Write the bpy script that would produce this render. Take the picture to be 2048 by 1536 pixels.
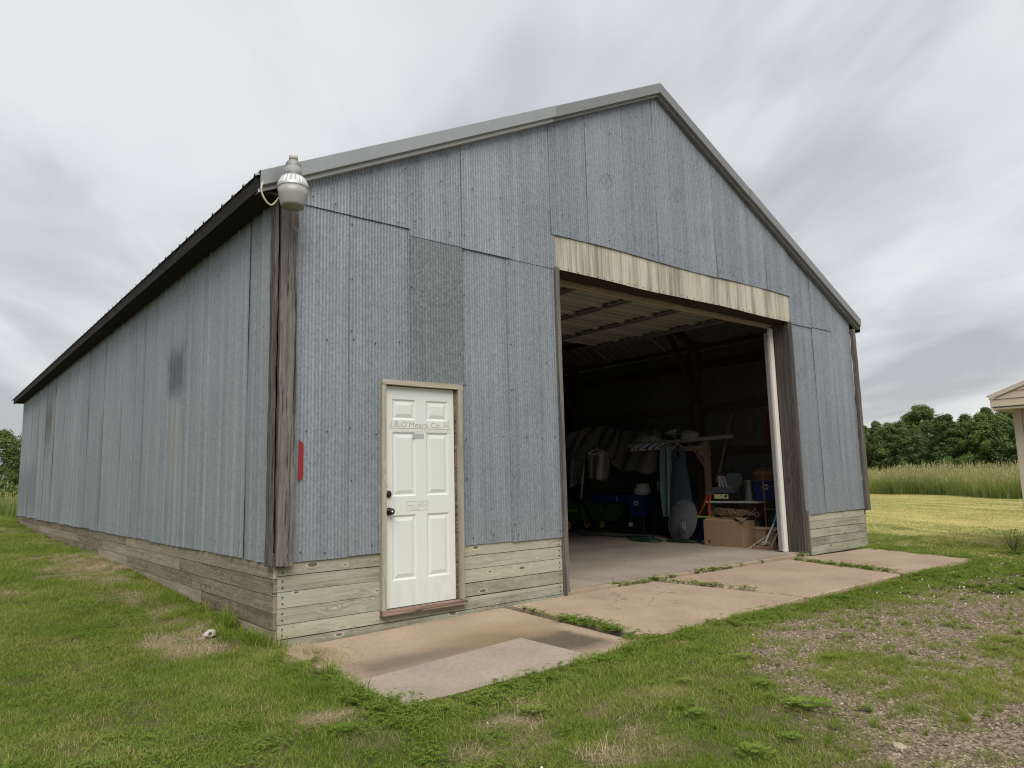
import bpy, bmesh, math, random
import numpy as np
from mathutils import Vector, Matrix

for _o in list(bpy.data.objects):
    bpy.data.objects.remove(_o)
R = math.radians
SC = bpy.context.scene
COL = SC.collection
random.seed(7)
rng = np.random.default_rng(11)

# ------------------------------------------------------------------ camera
CAM_POS = Vector((-2.326, -5.926, 1.251))
FW = Vector((0.63219, 0.76368, 0.13090)).normalized()
RT = Vector((0.77215, -0.63497, -0.02469))
RT = (RT - FW * RT.dot(FW)).normalized()
UP = RT.cross(FW).normalized()
cd = bpy.data.cameras.new('camera')
cam = bpy.data.objects.new('camera', cd)
COL.objects.link(cam)
cam.matrix_world = Matrix(((RT.x, UP.x, -FW.x, CAM_POS.x), (RT.y, UP.y, -FW.y, CAM_POS.y),
                           (RT.z, UP.z, -FW.z, CAM_POS.z), (0, 0, 0, 1)))
cd.sensor_width = 36.0
cd.lens = 1448.83 / 2048 * 36.0
cd.clip_start = 0.05
cd.clip_end = 3000
SC.camera = cam

# ------------------------------------------------------------------ world, sun, exposure
SUN_EL, SUN_AZ = R(52), R(207)          # azimuth clockwise from +Y: behind the camera
w = bpy.data.worlds.new('World')
SC.world = w
w.use_nodes = True
wn = w.node_tree
wn.nodes.clear()


def N(nt, t, **kw):
    n = nt.nodes.new(t)
    for k, v in kw.items():
        if hasattr(n, k):
            setattr(n, k, v)
        else:
            n.inputs[k].default_value = v
    return n


def LK(nt, a, b):
    nt.links.new(a, b)


def MATH(nt, op, a, b=None, clamp=False):
    n = nt.nodes.new('ShaderNodeMath')
    n.operation = op
    n.use_clamp = clamp
    for i, v in enumerate((a, b)):
        if v is None:
            continue
        if isinstance(v, (int, float)):
            n.inputs[i].default_value = v
        else:
            LK(nt, v, n.inputs[i])
    return n.outputs[0]


def RAMP(nt, fac, stops, interp='LINEAR'):
    n = nt.nodes.new('ShaderNodeValToRGB')
    n.color_ramp.interpolation = interp
    el = n.color_ramp.elements
    while len(el) > 1:
        el.remove(el[0])
    el[0].position = stops[0][0]
    el[0].color = (*stops[0][1], 1) if isinstance(stops[0][1], tuple) else (stops[0][1],) * 3 + (1,)
    for p, c in stops[1:]:
        e = el.new(p)
        e.color = (*c, 1) if isinstance(c, tuple) else (c, c, c, 1)
    LK(nt, fac, n.inputs[0])
    return n.outputs[0]


def MIX(nt, fac, a, b, mode='MIX'):
    n = nt.nodes.new('ShaderNodeMix')
    n.data_type = 'RGBA'
    n.blend_type = mode
    n.clamp_factor = True
    for sock, v in ((n.inputs[0], fac), (n.inputs[6], a), (n.inputs[7], b)):
        if isinstance(v, (int, float)):
            sock.default_value = v
        elif isinstance(v, tuple):
            sock.default_value = (*v, 1)
        else:
            LK(nt, v, sock)
    return n.outputs[2]


def NOISE(nt, vec, scale, detail=4, rough=0.55, dist=0.0):
    n = N(nt, 'ShaderNodeTexNoise')
    n.inputs['Scale'].default_value = scale
    n.inputs['Detail'].default_value = detail
    n.inputs['Roughness'].default_value = rough
    n.inputs['Distortion'].default_value = dist
    if vec is not None:
        LK(nt, vec, n.inputs['Vector'])
    return n.outputs['Fac']


def MAP(nt, vec, scale=(1, 1, 1), loc=(0, 0, 0), rot=(0, 0, 0)):
    n = N(nt, 'ShaderNodeMapping')
    n.inputs['Scale'].default_value = scale
    n.inputs['Location'].default_value = loc
    n.inputs['Rotation'].default_value = rot
    LK(nt, vec, n.inputs['Vector'])
    return n.outputs[0]


sky = N(wn, 'ShaderNodeTexSky', sky_type='NISHITA', sun_disc=False)
sky.sun_elevation = SUN_EL
sky.sun_rotation = SUN_AZ
sky.air_density = 1.2
sky.dust_density = 2.0
tc = N(wn, 'ShaderNodeTexCoord')
sep = N(wn, 'ShaderNodeSeparateXYZ')
LK(wn, tc.outputs['Generated'], sep.inputs[0])
den = MATH(wn, 'ADD', MATH(wn, 'MAXIMUM', sep.outputs[2], 0.0), 0.17)
cmb = N(wn, 'ShaderNodeCombineXYZ')
LK(wn, MATH(wn, 'DIVIDE', sep.outputs[0], den), cmb.inputs[0])
LK(wn, MATH(wn, 'DIVIDE', sep.outputs[1], den), cmb.inputs[1])
cv = MAP(wn, cmb.outputs[0], scale=(1, 1, 1), rot=(0, 0, R(-62)))
n_big = NOISE(wn, MAP(wn, cv, scale=(0.46, 0.85, 1), loc=(5.47, 2.01, 0)), 1.0, 3, 0.5, 0.4)
n_mid = NOISE(wn, MAP(wn, cv, scale=(1.1, 2.0, 1), loc=(3.60, 7.50, 0)), 1.0, 4, 0.55, 0.6)
n_soft = NOISE(wn, MAP(wn, cmb.outputs[0], scale=(0.7, 0.7, 1), loc=(9.30, 2.2, 0)), 1.0, 3, 0.5, 0.0)
dens = MATH(wn, 'ADD', MATH(wn, 'ADD', MATH(wn, 'MULTIPLY', MATH(wn, 'SUBTRACT', 1.0, n_big), 0.50), MATH(wn, 'MULTIPLY', n_mid, 0.24)),
            MATH(wn, 'MULTIPLY', n_soft, 0.26))
dens = MATH(wn, 'ADD', MATH(wn, 'MULTIPLY', MATH(wn, 'SUBTRACT', dens, 0.485), 1.9), 0.5)
cloud = RAMP(wn, dens, [(0.34, (0.355, 0.356, 0.359)), (0.45, (0.310, 0.313, 0.319)), (0.53, (0.255, 0.260, 0.269)), (0.64, (0.196, 0.202, 0.212))])
skyc = N(wn, 'ShaderNodeVectorMath', operation='SCALE')
LK(wn, sky.outputs[0], skyc.inputs[0])
skyc.inputs['Scale'].default_value = 0.06
thin = 0.12
mixc = MIX(wn, thin, cloud, skyc.outputs[0])
bg = N(wn, 'ShaderNodeBackground')
LK(wn, mixc, bg.inputs[0])
bg.inputs[1].default_value = 1.0
w.cycles.sampling_method = 'MANUAL'
w.cycles.sample_map_resolution = 256
wo = N(wn, 'ShaderNodeOutputWorld')
LK(wn, bg.outputs[0], wo.inputs[0])

sd = bpy.data.lights.new('sun', 'SUN')
sd.energy = 1.5
sd.angle = R(44)
sd.color = (1.0, 0.965, 0.91)
sun = bpy.data.objects.new('sun', sd)
COL.objects.link(sun)
sdir = Vector((math.sin(SUN_AZ) * math.cos(SUN_EL), math.cos(SUN_AZ) * math.cos(SUN_EL), math.sin(SUN_EL)))
sun.rotation_euler = sdir.to_track_quat('Z', 'Y').to_euler()
sun.location = sdir * 60

SC.view_settings.view_transform = 'Standard'
SC.view_settings.look = 'None'
SC.view_settings.exposure = 1.3
SC.view_settings.gamma = 1.0
SC.view_settings.use_curve_mapping = False
SC.render.engine = 'CYCLES'
SC.cycles.use_denoising = True
SC.cycles.denoiser = 'OPENIMAGEDENOISE'
SC.cycles.denoising_input_passes = 'RGB_ALBEDO_NORMAL'
SC.cycles.denoising_prefilter = 'ACCURATE'
SC.cycles.filter_width = 1.2
SC.cycles.sample_clamp_indirect = 3.0
SC.cycles.max_bounces = 6
SC.cycles.diffuse_bounces = 3
SC.cycles.glossy_bounces = 2
SC.cycles.transmission_bounces = 4
SC.cycles.transparent_max_bounces = 8
SC.cycles.caustics_reflective = False
SC.cycles.caustics_refractive = False


# ------------------------------------------------------------------ materials
def new_mat(name):
    m = bpy.data.materials.new(name)
    m.use_nodes = True
    nt = m.node_tree
    nt.nodes.clear()
    out = N(nt, 'ShaderNodeOutputMaterial')
    return m, nt, out


def principled(nt, out, col, rough=0.6, metal=0.0, spec=0.4, bump=None, bstr=0.3, bdist=0.01, **kw):
    p = N(nt, 'ShaderNodeBsdfPrincipled')
    for sock, v in (('Base Color', col), ('Roughness', rough), ('Metallic', metal), ('Specular IOR Level', spec)):
        if isinstance(v, (int, float)):
            p.inputs[sock].default_value = v
        elif isinstance(v, tuple):
            p.inputs[sock].default_value = (*v, 1)
        else:
            LK(nt, v, p.inputs[sock])
    for k, v in kw.items():
        p.inputs[k.replace('_', ' ')].default_value = v
    if bump is not None:
        b = N(nt, 'ShaderNodeBump')
        b.inputs['Strength'].default_value = bstr
        b.inputs['Distance'].default_value = bdist
        LK(nt, bump, b.inputs['Height'])
        LK(nt, b.outputs[0], p.inputs['Normal'])
    LK(nt, p.outputs[0], out.inputs[0])
    return p


def wpos(nt):
    return N(nt, 'ShaderNodeNewGeometry').outputs['Position']


def orand(nt):
    return N(nt, 'ShaderNodeObjectInfo').outputs['Random']


def opos(nt, spread=37.0):
    """object coordinates, shifted by a random amount per object"""
    t = N(nt, 'ShaderNodeTexCoord')
    a = N(nt, 'ShaderNodeVectorMath', operation='ADD')
    c = N(nt, 'ShaderNodeCombineXYZ')
    r = MATH(nt, 'MULTIPLY', orand(nt), spread)
    for i in range(3):
        LK(nt, r, c.inputs[i])
    LK(nt, t.outputs['Object'], a.inputs[0])
    LK(nt, c.outputs[0], a.inputs[1])
    return a.outputs[0]


def simple(name, col, rough=0.6, metal=0.0, spec=0.4, var=0.12, scale=9.0, bump=0.0):
    m, nt, out = new_mat(name)
    v = opos(nt)
    n = NOISE(nt, v, scale, 5, 0.6)
    c = MIX(nt, n, tuple(x * (1 - var) for x in col), tuple(min(1, x * (1 + var)) for x in col))
    principled(nt, out, c, rough, metal, spec, bump=n if bump else None, bstr=bump or 0.1)
    return m


def box_mask(nt, pos, lo, hi, soft, wob=0.0, wscale=6.0):
    """soft-edged box in world space for a stain with its own outline"""
    s = N(nt, 'ShaderNodeSeparateXYZ')
    LK(nt, pos, s.inputs[0])
    res = None
    nz = NOISE(nt, pos, wscale, 4, 0.6)
    off = MATH(nt, 'MULTIPLY', MATH(nt, 'SUBTRACT', nz, 0.5), wob)
    for i in range(3):
        if lo[i] is None:
            continue
        a = MATH(nt, 'ADD', s.outputs[i], off)
        e1 = MATH(nt, 'DIVIDE', MATH(nt, 'SUBTRACT', a, lo[i]), soft[i], True)
        e2 = MATH(nt, 'DIVIDE', MATH(nt, 'SUBTRACT', hi[i], a), soft[i], True)
        e = MATH(nt, 'MULTIPLY', e1, e2)
        res = e if res is None else MATH(nt, 'MULTIPLY', res, e)
    return res


def galvanized(name, lo, hi, metal=0.35, rough=0.52, streak=0.5, var=0.09, stains=None, spangle=0.5, axis='x'):
    m, nt, out = new_mat(name)
    p = wpos(nt)
    vor = N(nt, 'ShaderNodeTexVoronoi', feature='F1')
    vor.inputs['Scale'].default_value = 66
    LK(nt, MAP(nt, p, scale=(1, 1, 0.75)), vor.inputs['Vector'])
    cellv = N(nt, 'ShaderNodeSeparateXYZ')
    LK(nt, vor.outputs['Color'], cellv.inputs[0])
    fine = NOISE(nt, p, 95, 3, 0.75)
    st = NOISE(nt, MAP(nt, p, scale=(26, 26, 0.35)), 1.0, 4, 0.65)
    st2 = NOISE(nt, MAP(nt, p, scale=(5.5, 5.5, 0.16)), 1.0, 3, 0.6)
    blot = NOISE(nt, p, 1.1, 4, 0.6)
    f = MATH(nt, 'MULTIPLY', cellv.outputs[0], spangle * 0.55)
    f = MATH(nt, 'ADD', f, MATH(nt, 'MULTIPLY', fine, spangle * 0.5))
    f = MATH(nt, 'ADD', f, MATH(nt, 'MULTIPLY', st, streak))
    f = MATH(nt, 'ADD', f, MATH(nt, 'MULTIPLY', st2, streak * 0.9))
    f = MATH(nt, 'ADD', f, MATH(nt, 'MULTIPLY', blot, 0.35))
    f = MATH(nt, 'ADD', f, MATH(nt, 'MULTIPLY', orand(nt), var * 2))
    tot = spangle * 0.525 + streak * 0.95 + 0.175 + var
    f = MATH(nt, 'ADD', MATH(nt, 'MULTIPLY', MATH(nt, 'SUBTRACT', f, tot), 1.25), 0.5, True)
    col = MIX(nt, f, lo, hi)
    if stains:
        for (slo, shi, soft, wob, scol, amt) in stains:
            mk = box_mask(nt, p, slo, shi, soft, wob)
            sn = NOISE(nt, MAP(nt, p, scale=(22, 22, 0.8)), 1.0, 3, 0.6)
            mk = MATH(nt, 'MULTIPLY', mk, MATH(nt, 'MULTIPLY', MATH(nt, 'ADD', sn, 0.45), amt), True)
            col = MIX(nt, mk, col, scol)
    rr = MATH(nt, 'ADD', rough - 0.08, MATH(nt, 'MULTIPLY', cellv.outputs[1], 0.16))
    principled(nt, out, col, rr, metal, 0.35)
    return m


def wood(name, dark, light, axis='x', knots=0.0, grain=1.0, bump=0.35, cracks=0.0, wash=None, rough=0.85, kscale=1.0, swirl=2.0):
    """axis: the direction the grain runs"""
    m, nt, out = new_mat(name)
    v = opos(nt)
    L, Cx = 1.1, 34.0
    sc = {'x': (L, Cx, Cx), 'y': (Cx, L, Cx), 'z': (Cx, Cx, L)}[axis]
    se = N(nt, 'ShaderNodeSeparateXYZ')
    LK(nt, v, se.inputs[0])
    kv = N(nt, 'ShaderNodeCombineXYZ')
    LK(nt, MATH(nt, 'MULTIPLY', se.outputs['xyz'.index(axis)], 2.6 * kscale), kv.inputs[0])
    LK(nt, MATH(nt, 'MULTIPLY', se.outputs[0 if axis == 'z' else 2], 6.5 * kscale), kv.inputs[1])
    vor = N(nt, 'ShaderNodeTexVoronoi', feature='F1', voronoi_dimensions='2D')
    vor.inputs['Scale'].default_value = 1.0
    LK(nt, kv.outputs[0], vor.inputs['Vector'])
    d = vor.outputs['Distance']
    bulge = MATH(nt, 'DIVIDE', 0.035, MATH(nt, 'ADD', MATH(nt, 'MULTIPLY', d, d), 0.03))
    ad = N(nt, 'ShaderNodeVectorMath', operation='ADD')
    LK(nt, MAP(nt, v, scale=sc), ad.inputs[0])
    cc = N(nt, 'ShaderNodeCombineXYZ')
    for i in range(3):
        LK(nt, MATH(nt, 'MULTIPLY', bulge, swirl if knots else 0.4), cc.inputs[i])
    LK(nt, cc.outputs[0], ad.inputs[1])
    g1 = NOISE(nt, ad.outputs[0], 1.0, 5, 0.62, 0.6)
    g2 = NOISE(nt, MAP(nt, ad.outputs[0], scale=(4.5, 4.5, 4.5)), 1.0, 3, 0.6)
    f = MATH(nt, 'ADD', MATH(nt, 'MULTIPLY', g1, 0.75), MATH(nt, 'MULTIPLY', g2, 0.35))
    f = MATH(nt, 'ADD', f, MATH(nt, 'MULTIPLY', MATH(nt, 'SUBTRACT', orand(nt), 0.5), 0.28))
    f = RAMP(nt, f, [(0.55 - 0.16 / grain, 0.0), (0.55 + 0.18 / grain, 1.0)])
    col = MIX(nt, f, dark, light)
    if wash is not None:
        wv = NOISE(nt, v, 1.6, 4, 0.6)
        col = MIX(nt, RAMP(nt, wv, [(0.42, 0.0), (0.66, 0.75)]), col, wash)
    if knots:
        kz = MATH(nt, 'ADD', d, MATH(nt, 'MULTIPLY', MATH(nt, 'SUBTRACT', NOISE(nt, MAP(nt, v, scale=(30, 30, 30)), 1.0, 2), 0.5), 0.05))
        sepc = N(nt, 'ShaderNodeSeparateXYZ')
        LK(nt, vor.outputs['Color'], sepc.inputs[0])
        rad = MATH(nt, 'MULTIPLY', MATH(nt, 'SUBTRACT', sepc.outputs[0], 0.62), 0.34)
        kn = MATH(nt, 'DIVIDE', MATH(nt, 'SUBTRACT', rad, kz), 0.02, True)
        ring = MATH(nt, 'DIVIDE', MATH(nt, 'SUBTRACT', MATH(nt, 'ADD', rad, 0.055), kz), 0.03, True)
        col = MIX(nt, MATH(nt, 'MULTIPLY', ring, 0.55), col, tuple(min(1, x * 1.25) for x in light))
        col = MIX(nt, MATH(nt, 'MULTIPLY', kn, knots), col, (0.085, 0.062, 0.042))
    if cracks:
        cs = {'x': (0.6, 40, 40), 'y': (40, 0.6, 40), 'z': (40, 40, 0.6)}[axis]
        ck = NOISE(nt, MAP(nt, ad.outputs[0], scale=tuple(a / b for a, b in zip(cs, sc))), 1.0, 3, 0.6)
        col = MIX(nt, RAMP(nt, ck, [(0.36, cracks), (0.47, 0.0)]), col, (0.03, 0.024, 0.02))
        f = MATH(nt, 'ADD', f, MATH(nt, 'MULTIPLY', ck, 1.5))
    principled(nt, out, col, rough, 0, 0.2, bump=f, bstr=bump, bdist=0.004)
    return m


M = {}
M['galv_front'] = galvanized('galv_front', (0.138, 0.157, 0.176), (0.308, 0.337, 0.364), spangle=0.62, streak=0.7, stains=[
    ((None, None, 0.55), (None, None, 0.95), (1, 1, 0.35), 0.2, (0.25, 0.26, 0.26), 0.5)])
M['galv_old'] = galvanized('galv_old', (0.10, 0.113, 0.121), (0.24, 0.262, 0.268), streak=0.4, spangle=0.8)
M['galv_side'] = galvanized('galv_side', (0.170, 0.198, 0.211), (0.355, 0.392, 0.404), streak=0.65, spangle=0.5, stains=[
    ((None, 2.62, 2.22), (None, 3.42, 2.98), (1, 0.16, 0.22), 0.22, (0.085, 0.098, 0.105), 0.85),
    ((None, 2.78, 1.25), (None, 3.22, 2.30), (1, 0.2, 0.5), 0.2, (0.34, 0.31, 0.235), 0.75),
    ((None, 12.6, 1.9), (None, 13.9, 3.7), (1, 0.3, 0.8), 0.2, (0.13, 0.125, 0.11), 0.9),
    ((None, 14.5, 0.5), (None, 18.6, 2.1), (1, 0.5, 0.5), 0.4, (0.16, 0.19, 0.20), 0.7),
    ((None, 7.0, 0.5), (None, 7.5, 2.6), (1, 0.2, 0.3), 0.2, (0.19, 0.20, 0.195), 0.6)])
M['galv_inner_dimmed'] = galvanized('galv_inner_dimmed', (0.07, 0.072, 0.07), (0.16, 0.16, 0.152))  # darker than the outside sheets: indoor dimness put into the metal colour
M['galv_trim'] = galvanized('galv_trim', (0.29, 0.305, 0.31), (0.46, 0.475, 0.48), metal=0.5, rough=0.38, streak=0.15, spangle=0.15, var=0.1)
M['galv_trim_dull'] = galvanized('galv_trim_dull', (0.20, 0.21, 0.21), (0.29, 0.30, 0.295), metal=0.4, rough=0.5, streak=0.15, spangle=0.15, var=0.1)
M['galv_lip'] = galvanized('galv_lip', (0.45, 0.47, 0.48), (0.6, 0.62, 0.63), metal=0.2, rough=0.5, streak=0.2, spangle=0.1)
M['roof_metal'] = galvanized('roof_metal', (0.16, 0.17, 0.17), (0.3, 0.31, 0.31), metal=0.4)
M['yellow_sheet'] = galvanized('yellow_sheet', (0.35, 0.33, 0.255), (0.52, 0.50, 0.40), metal=0.0, rough=0.7, streak=0.55, spangle=0.3, stains=[
    ((3.2, None, 3.5), (8.5, None, 4.3), (0.1, 1, 0.1), 0.0, (0.30, 0.285, 0.23), 0.0)])


def yellow_streaks():
    m = M['yellow_sheet']
    nt = m.node_tree
    pr = [n for n in nt.nodes if n.type == 'BSDF_PRINCIPLED'][0]
    old = pr.inputs['Base Color'].links[0].from_socket
    p = wpos(nt)
    s = NOISE(nt, MAP(nt, p, scale=(7, 7, 0.35), loc=(0, 0, 3)), 1.0, 4, 0.7)
    s2 = NOISE(nt, MAP(nt, p, scale=(24, 24, 0.5), loc=(2, 0, 3)), 1.0, 3, 0.6)
    f = MATH(nt, 'MULTIPLY', RAMP(nt, s, [(0.44, 0.0), (0.62, 1.0)]), MATH(nt, 'ADD', s2, 0.35), True)
    LK(nt, MIX(nt, f, old, (0.20, 0.182, 0.145)), pr.inputs['Base Color'])


yellow_streaks()
M['skirt_x'] = wood('skirt_x', (0.175, 0.16, 0.112), (0.42, 0.40, 0.30), 'x', knots=0.85, wash=(0.35, 0.35, 0.27))
M['skirt_y'] = wood('skirt_y', (0.105, 0.084, 0.055), (0.38, 0.335, 0.25), 'y', knots=0.9, wash=(0.25, 0.21, 0.148), kscale=1.3)
M['post_wood'] = wood('post_wood', (0.052, 0.046, 0.040), (0.18, 0.165, 0.145), 'z', knots=0.6, cracks=0.95, bump=0.9, grain=1.2, kscale=0.6, swirl=0.45)
M['grey_wood'] = wood('grey_wood', (0.058, 0.052, 0.046), (0.165, 0.148, 0.13), 'z', cracks=0.7, bump=0.6)
M['frame_z'] = wood('frame_z', (0.23, 0.20, 0.15), (0.40, 0.37, 0.29), 'z', bump=0.3)
M['frame_x'] = wood('frame_x', (0.22, 0.19, 0.14), (0.40, 0.37, 0.29), 'x', bump=0.3)
M['sill_wood'] = wood('sill_wood', (0.085, 0.055, 0.04), (0.30, 0.21, 0.16), 'x', cracks=0.8, bump=0.9)
M['fascia_wood_shaded'] = wood('fascia_wood_shaded', (0.012, 0.010, 0.009), (0.034, 0.029, 0.026), 'y', bump=0.3)  # near-black: shade under the eave is put into the wood colour
M['dark_lumber_y'] = wood('dark_lumber_y', (0.04, 0.028, 0.02), (0.10, 0.07, 0.048), 'y')  # lumber set darker along all axes: the dim interior is in its colour
M['dark_lumber_z'] = wood('dark_lumber_z', (0.04, 0.028, 0.02), (0.10, 0.07, 0.048), 'z')
M['dark_lumber_x'] = wood('dark_lumber_x', (0.04, 0.028, 0.02), (0.10, 0.07, 0.048), 'x')
M['pale_trim_x'] = wood('pale_trim_x', (0.24, 0.185, 0.13), (0.38, 0.31, 0.23), 'x', bump=0.15)
M['white_trim'] = simple('white_trim', (0.66, 0.62, 0.56), 0.7, var=0.12, scale=4)
M['lumber_z'] = wood('lumber_z', (0.17, 0.095, 0.05), (0.28, 0.17, 0.095), 'z')
M['lumber_y'] = wood('lumber_y', (0.2, 0.155, 0.105), (0.3, 0.24, 0.17), 'y')
M['door_paint'] = simple('door_paint', (0.605, 0.635, 0.585), 0.45, var=0.035, scale=2.5)
def door_grime():
    nt = M['door_paint'].node_tree
    pr = [n for n in nt.nodes if n.type == 'BSDF_PRINCIPLED'][0]
    old = pr.inputs['Base Color'].links[0].from_socket
    p = wpos(nt)
    sp = NOISE(nt, MAP(nt, p, scale=(14, 14, 5)), 1.0, 5, 0.7)
    lowm = box_mask(nt, p, (None, None, 0.0), (None, None, 0.42), (1, 1, 0.3), 0.15)
    knm = box_mask(nt, p, (1.03, None, 0.9), (1.16, None, 1.25), (0.06, 1, 0.12), 0.1)
    f = MATH(nt, 'MULTIPLY', MATH(nt, 'MAXIMUM', lowm, knm), RAMP(nt, sp, [(0.45, 0.0), (0.7, 0.55)]), True)
    LK(nt, MIX(nt, f, old, (0.30, 0.28, 0.22)), pr.inputs['Base Color'])


door_grime()
M['letter'] = simple('letter', (0.40, 0.375, 0.31), 0.8, var=0.3, scale=60)
M['letter_faint'] = simple('letter_faint', (0.55, 0.555, 0.49), 0.8, var=0.2, scale=90)
M['letter_red'] = simple('letter_red', (0.42, 0.29, 0.23), 0.8, var=0.25, scale=60)
M['sticker_grey'] = simple('sticker_grey', (0.36, 0.365, 0.36), 0.6, var=0.15, scale=40)
M['black_metal'] = simple('black_metal', (0.025, 0.022, 0.02), 0.35, metal=0.6)
M['nail'] = simple('nail', (0.03, 0.03, 0.033), 0.6, metal=0.3)
M['red_reflector'] = simple('red_reflector', (0.24, 0.012, 0.014), 0.35, spec=0.5, var=0.3, scale=25)
M['lamp_metal'] = simple('lamp_metal', (0.52, 0.53, 0.54), 0.42, metal=0.6, var=0.25, scale=20)
M['lamp_dull'] = simple('lamp_dull', (0.25, 0.25, 0.25), 0.55, metal=0.4, var=0.4, scale=35)
M['lamp_white'] = simple('lamp_white', (0.50, 0.48, 0.43), 0.45, spec=0.4)
M['lamp_ring'] = simple('lamp_ring', (0.50, 0.50, 0.49), 0.45, metal=0.3)
M['cable'] = simple('cable', (0.55, 0.49, 0.38), 0.6)


def lens_mat():
    m, nt, out = new_mat('lamp_lens')
    p = principled(nt, out, (0.50, 0.49, 0.445), 0.4, 0, 0.45)
    p.inputs['Transmission Weight'].default_value = 0.35
    return m


M['lamp_lens'] = lens_mat()


def concrete(name, dark, light, stains=()):
    m, nt, out = new_mat(name)
    p = wpos(nt)
    a = NOISE(nt, p, 1.4, 5, 0.6)
    b = NOISE(nt, p, 28, 4, 0.75)
    c = NOISE(nt, p, 190, 2, 0.7)
    f = MATH(nt, 'ADD', MATH(nt, 'MULTIPLY', a, 0.55), MATH(nt, 'ADD', MATH(nt, 'MULTIPLY', b, 0.5), MATH(nt, 'MULTIPLY', c, 0.6)))
    f = MATH(nt, 'ADD', f, MATH(nt, 'MULTIPLY', MATH(nt, 'SUBTRACT', orand(nt), 0.5), 0.12))
    col = MIX(nt, RAMP(nt, f, [(0.62, 0.0), (1.05, 1.0)]), dark, light)
    for (lo, hi, soft, wob, scol, amt) in stains:
        mk = MATH(nt, 'MULTIPLY', box_mask(nt, p, lo, hi, soft, wob, 3.0), MATH(nt, 'MULTIPLY', MATH(nt, 'ADD', b, 0.4), amt), True)
        col = MIX(nt, mk, col, scol)
    # hairline cracks and specks
    vc = N(nt, 'ShaderNodeTexVoronoi', feature='DISTANCE_TO_EDGE')
    vc.inputs['Scale'].default_value = 0.55
    wv = N(nt, 'ShaderNodeVectorMath', operation='ADD')
    LK(nt, p, wv.inputs[0])
    nn = N(nt, 'ShaderNodeTexNoise')
    nn.inputs['Scale'].default_value = 2.2
    nn.inputs['Detail'].default_value = 6
    LK(nt, p, nn.inputs['Vector'])
    LK(nt, nn.outputs['Color'], wv.inputs[1])
    LK(nt, wv.outputs[0], vc.inputs['Vector'])
    crack = MATH(nt, 'MULTIPLY', MATH(nt, 'DIVIDE', MATH(nt, 'SUBTRACT', 0.0045, vc.outputs['Distance']), 0.003, True), 0.6)
    crack = MATH(nt, 'MULTIPLY', crack, RAMP(nt, NOISE(nt, p, 0.8, 2), [(0.5, 0.0), (0.56, 1.0)]))
    col = MIX(nt, crack, col, (0.10, 0.08, 0.065))
    sp = N(nt, 'ShaderNodeTexVoronoi', feature='F1')
    sp.inputs['Scale'].default_value = 9
    LK(nt, p, sp.inputs['Vector'])
    spk = MATH(nt, 'DIVIDE', MATH(nt, 'SUBTRACT', 0.07, sp.outputs['Distance']), 0.03, True)
    col = MIX(nt, MATH(nt, 'MULTIPLY', spk, 0.5), col, (0.12, 0.09, 0.07))
    principled(nt, out, col, 0.9, 0, 0.2, bump=MATH(nt, 'ADD', b, c), bstr=0.25, bdist=0.004)
    return m


M['apron'] = concrete('apron', (0.235, 0.175, 0.122), (0.39, 0.30, 0.215), stains=[
    ((0.05, -1.45, None), (1.85, -0.72, None), (0.25, 0.42, 1), 0.3, (0.095, 0.078, 0.056), 0.95),
    ((1.50, -2.0, None), (2.1, -1.0, None), (0.1, 0.3, 1), 0.2, (0.10, 0.080, 0.055), 1.1),
    ((-0.2, -2.2, None), (0.15, -0.9, None), (0.1, 0.4, 1), 0.2, (0.20, 0.155, 0.105), 0.8),
    ((0.8, -1.4, None), (2.4, -0.4, None), (0.5, 0.4, 1), 0.5, (0.235, 0.165, 0.085), 0.6)])
M['apron_patch'] = concrete('apron_patch', (0.22, 0.18, 0.14), (0.385, 0.32, 0.25))
M['floor'] = concrete('floor', (0.20, 0.165, 0.13), (0.34, 0.29, 0.235), stains=[
    ((3.0, 0.9, None), (8.5, 3.5, None), (0.6, 0.5, 1), 0.8, (0.15, 0.12, 0.095), 0.5)])
M['siding'] = simple('siding', (0.56, 0.47, 0.35), 0.55, var=0.05, scale=3)
M['siding_trim'] = simple('siding_trim', (0.60, 0.52, 0.42), 0.5, var=0.04, scale=3)
M['siding_roof'] = simple('siding_roof', (0.42, 0.37, 0.32), 0.8, var=0.2, scale=30)


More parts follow.
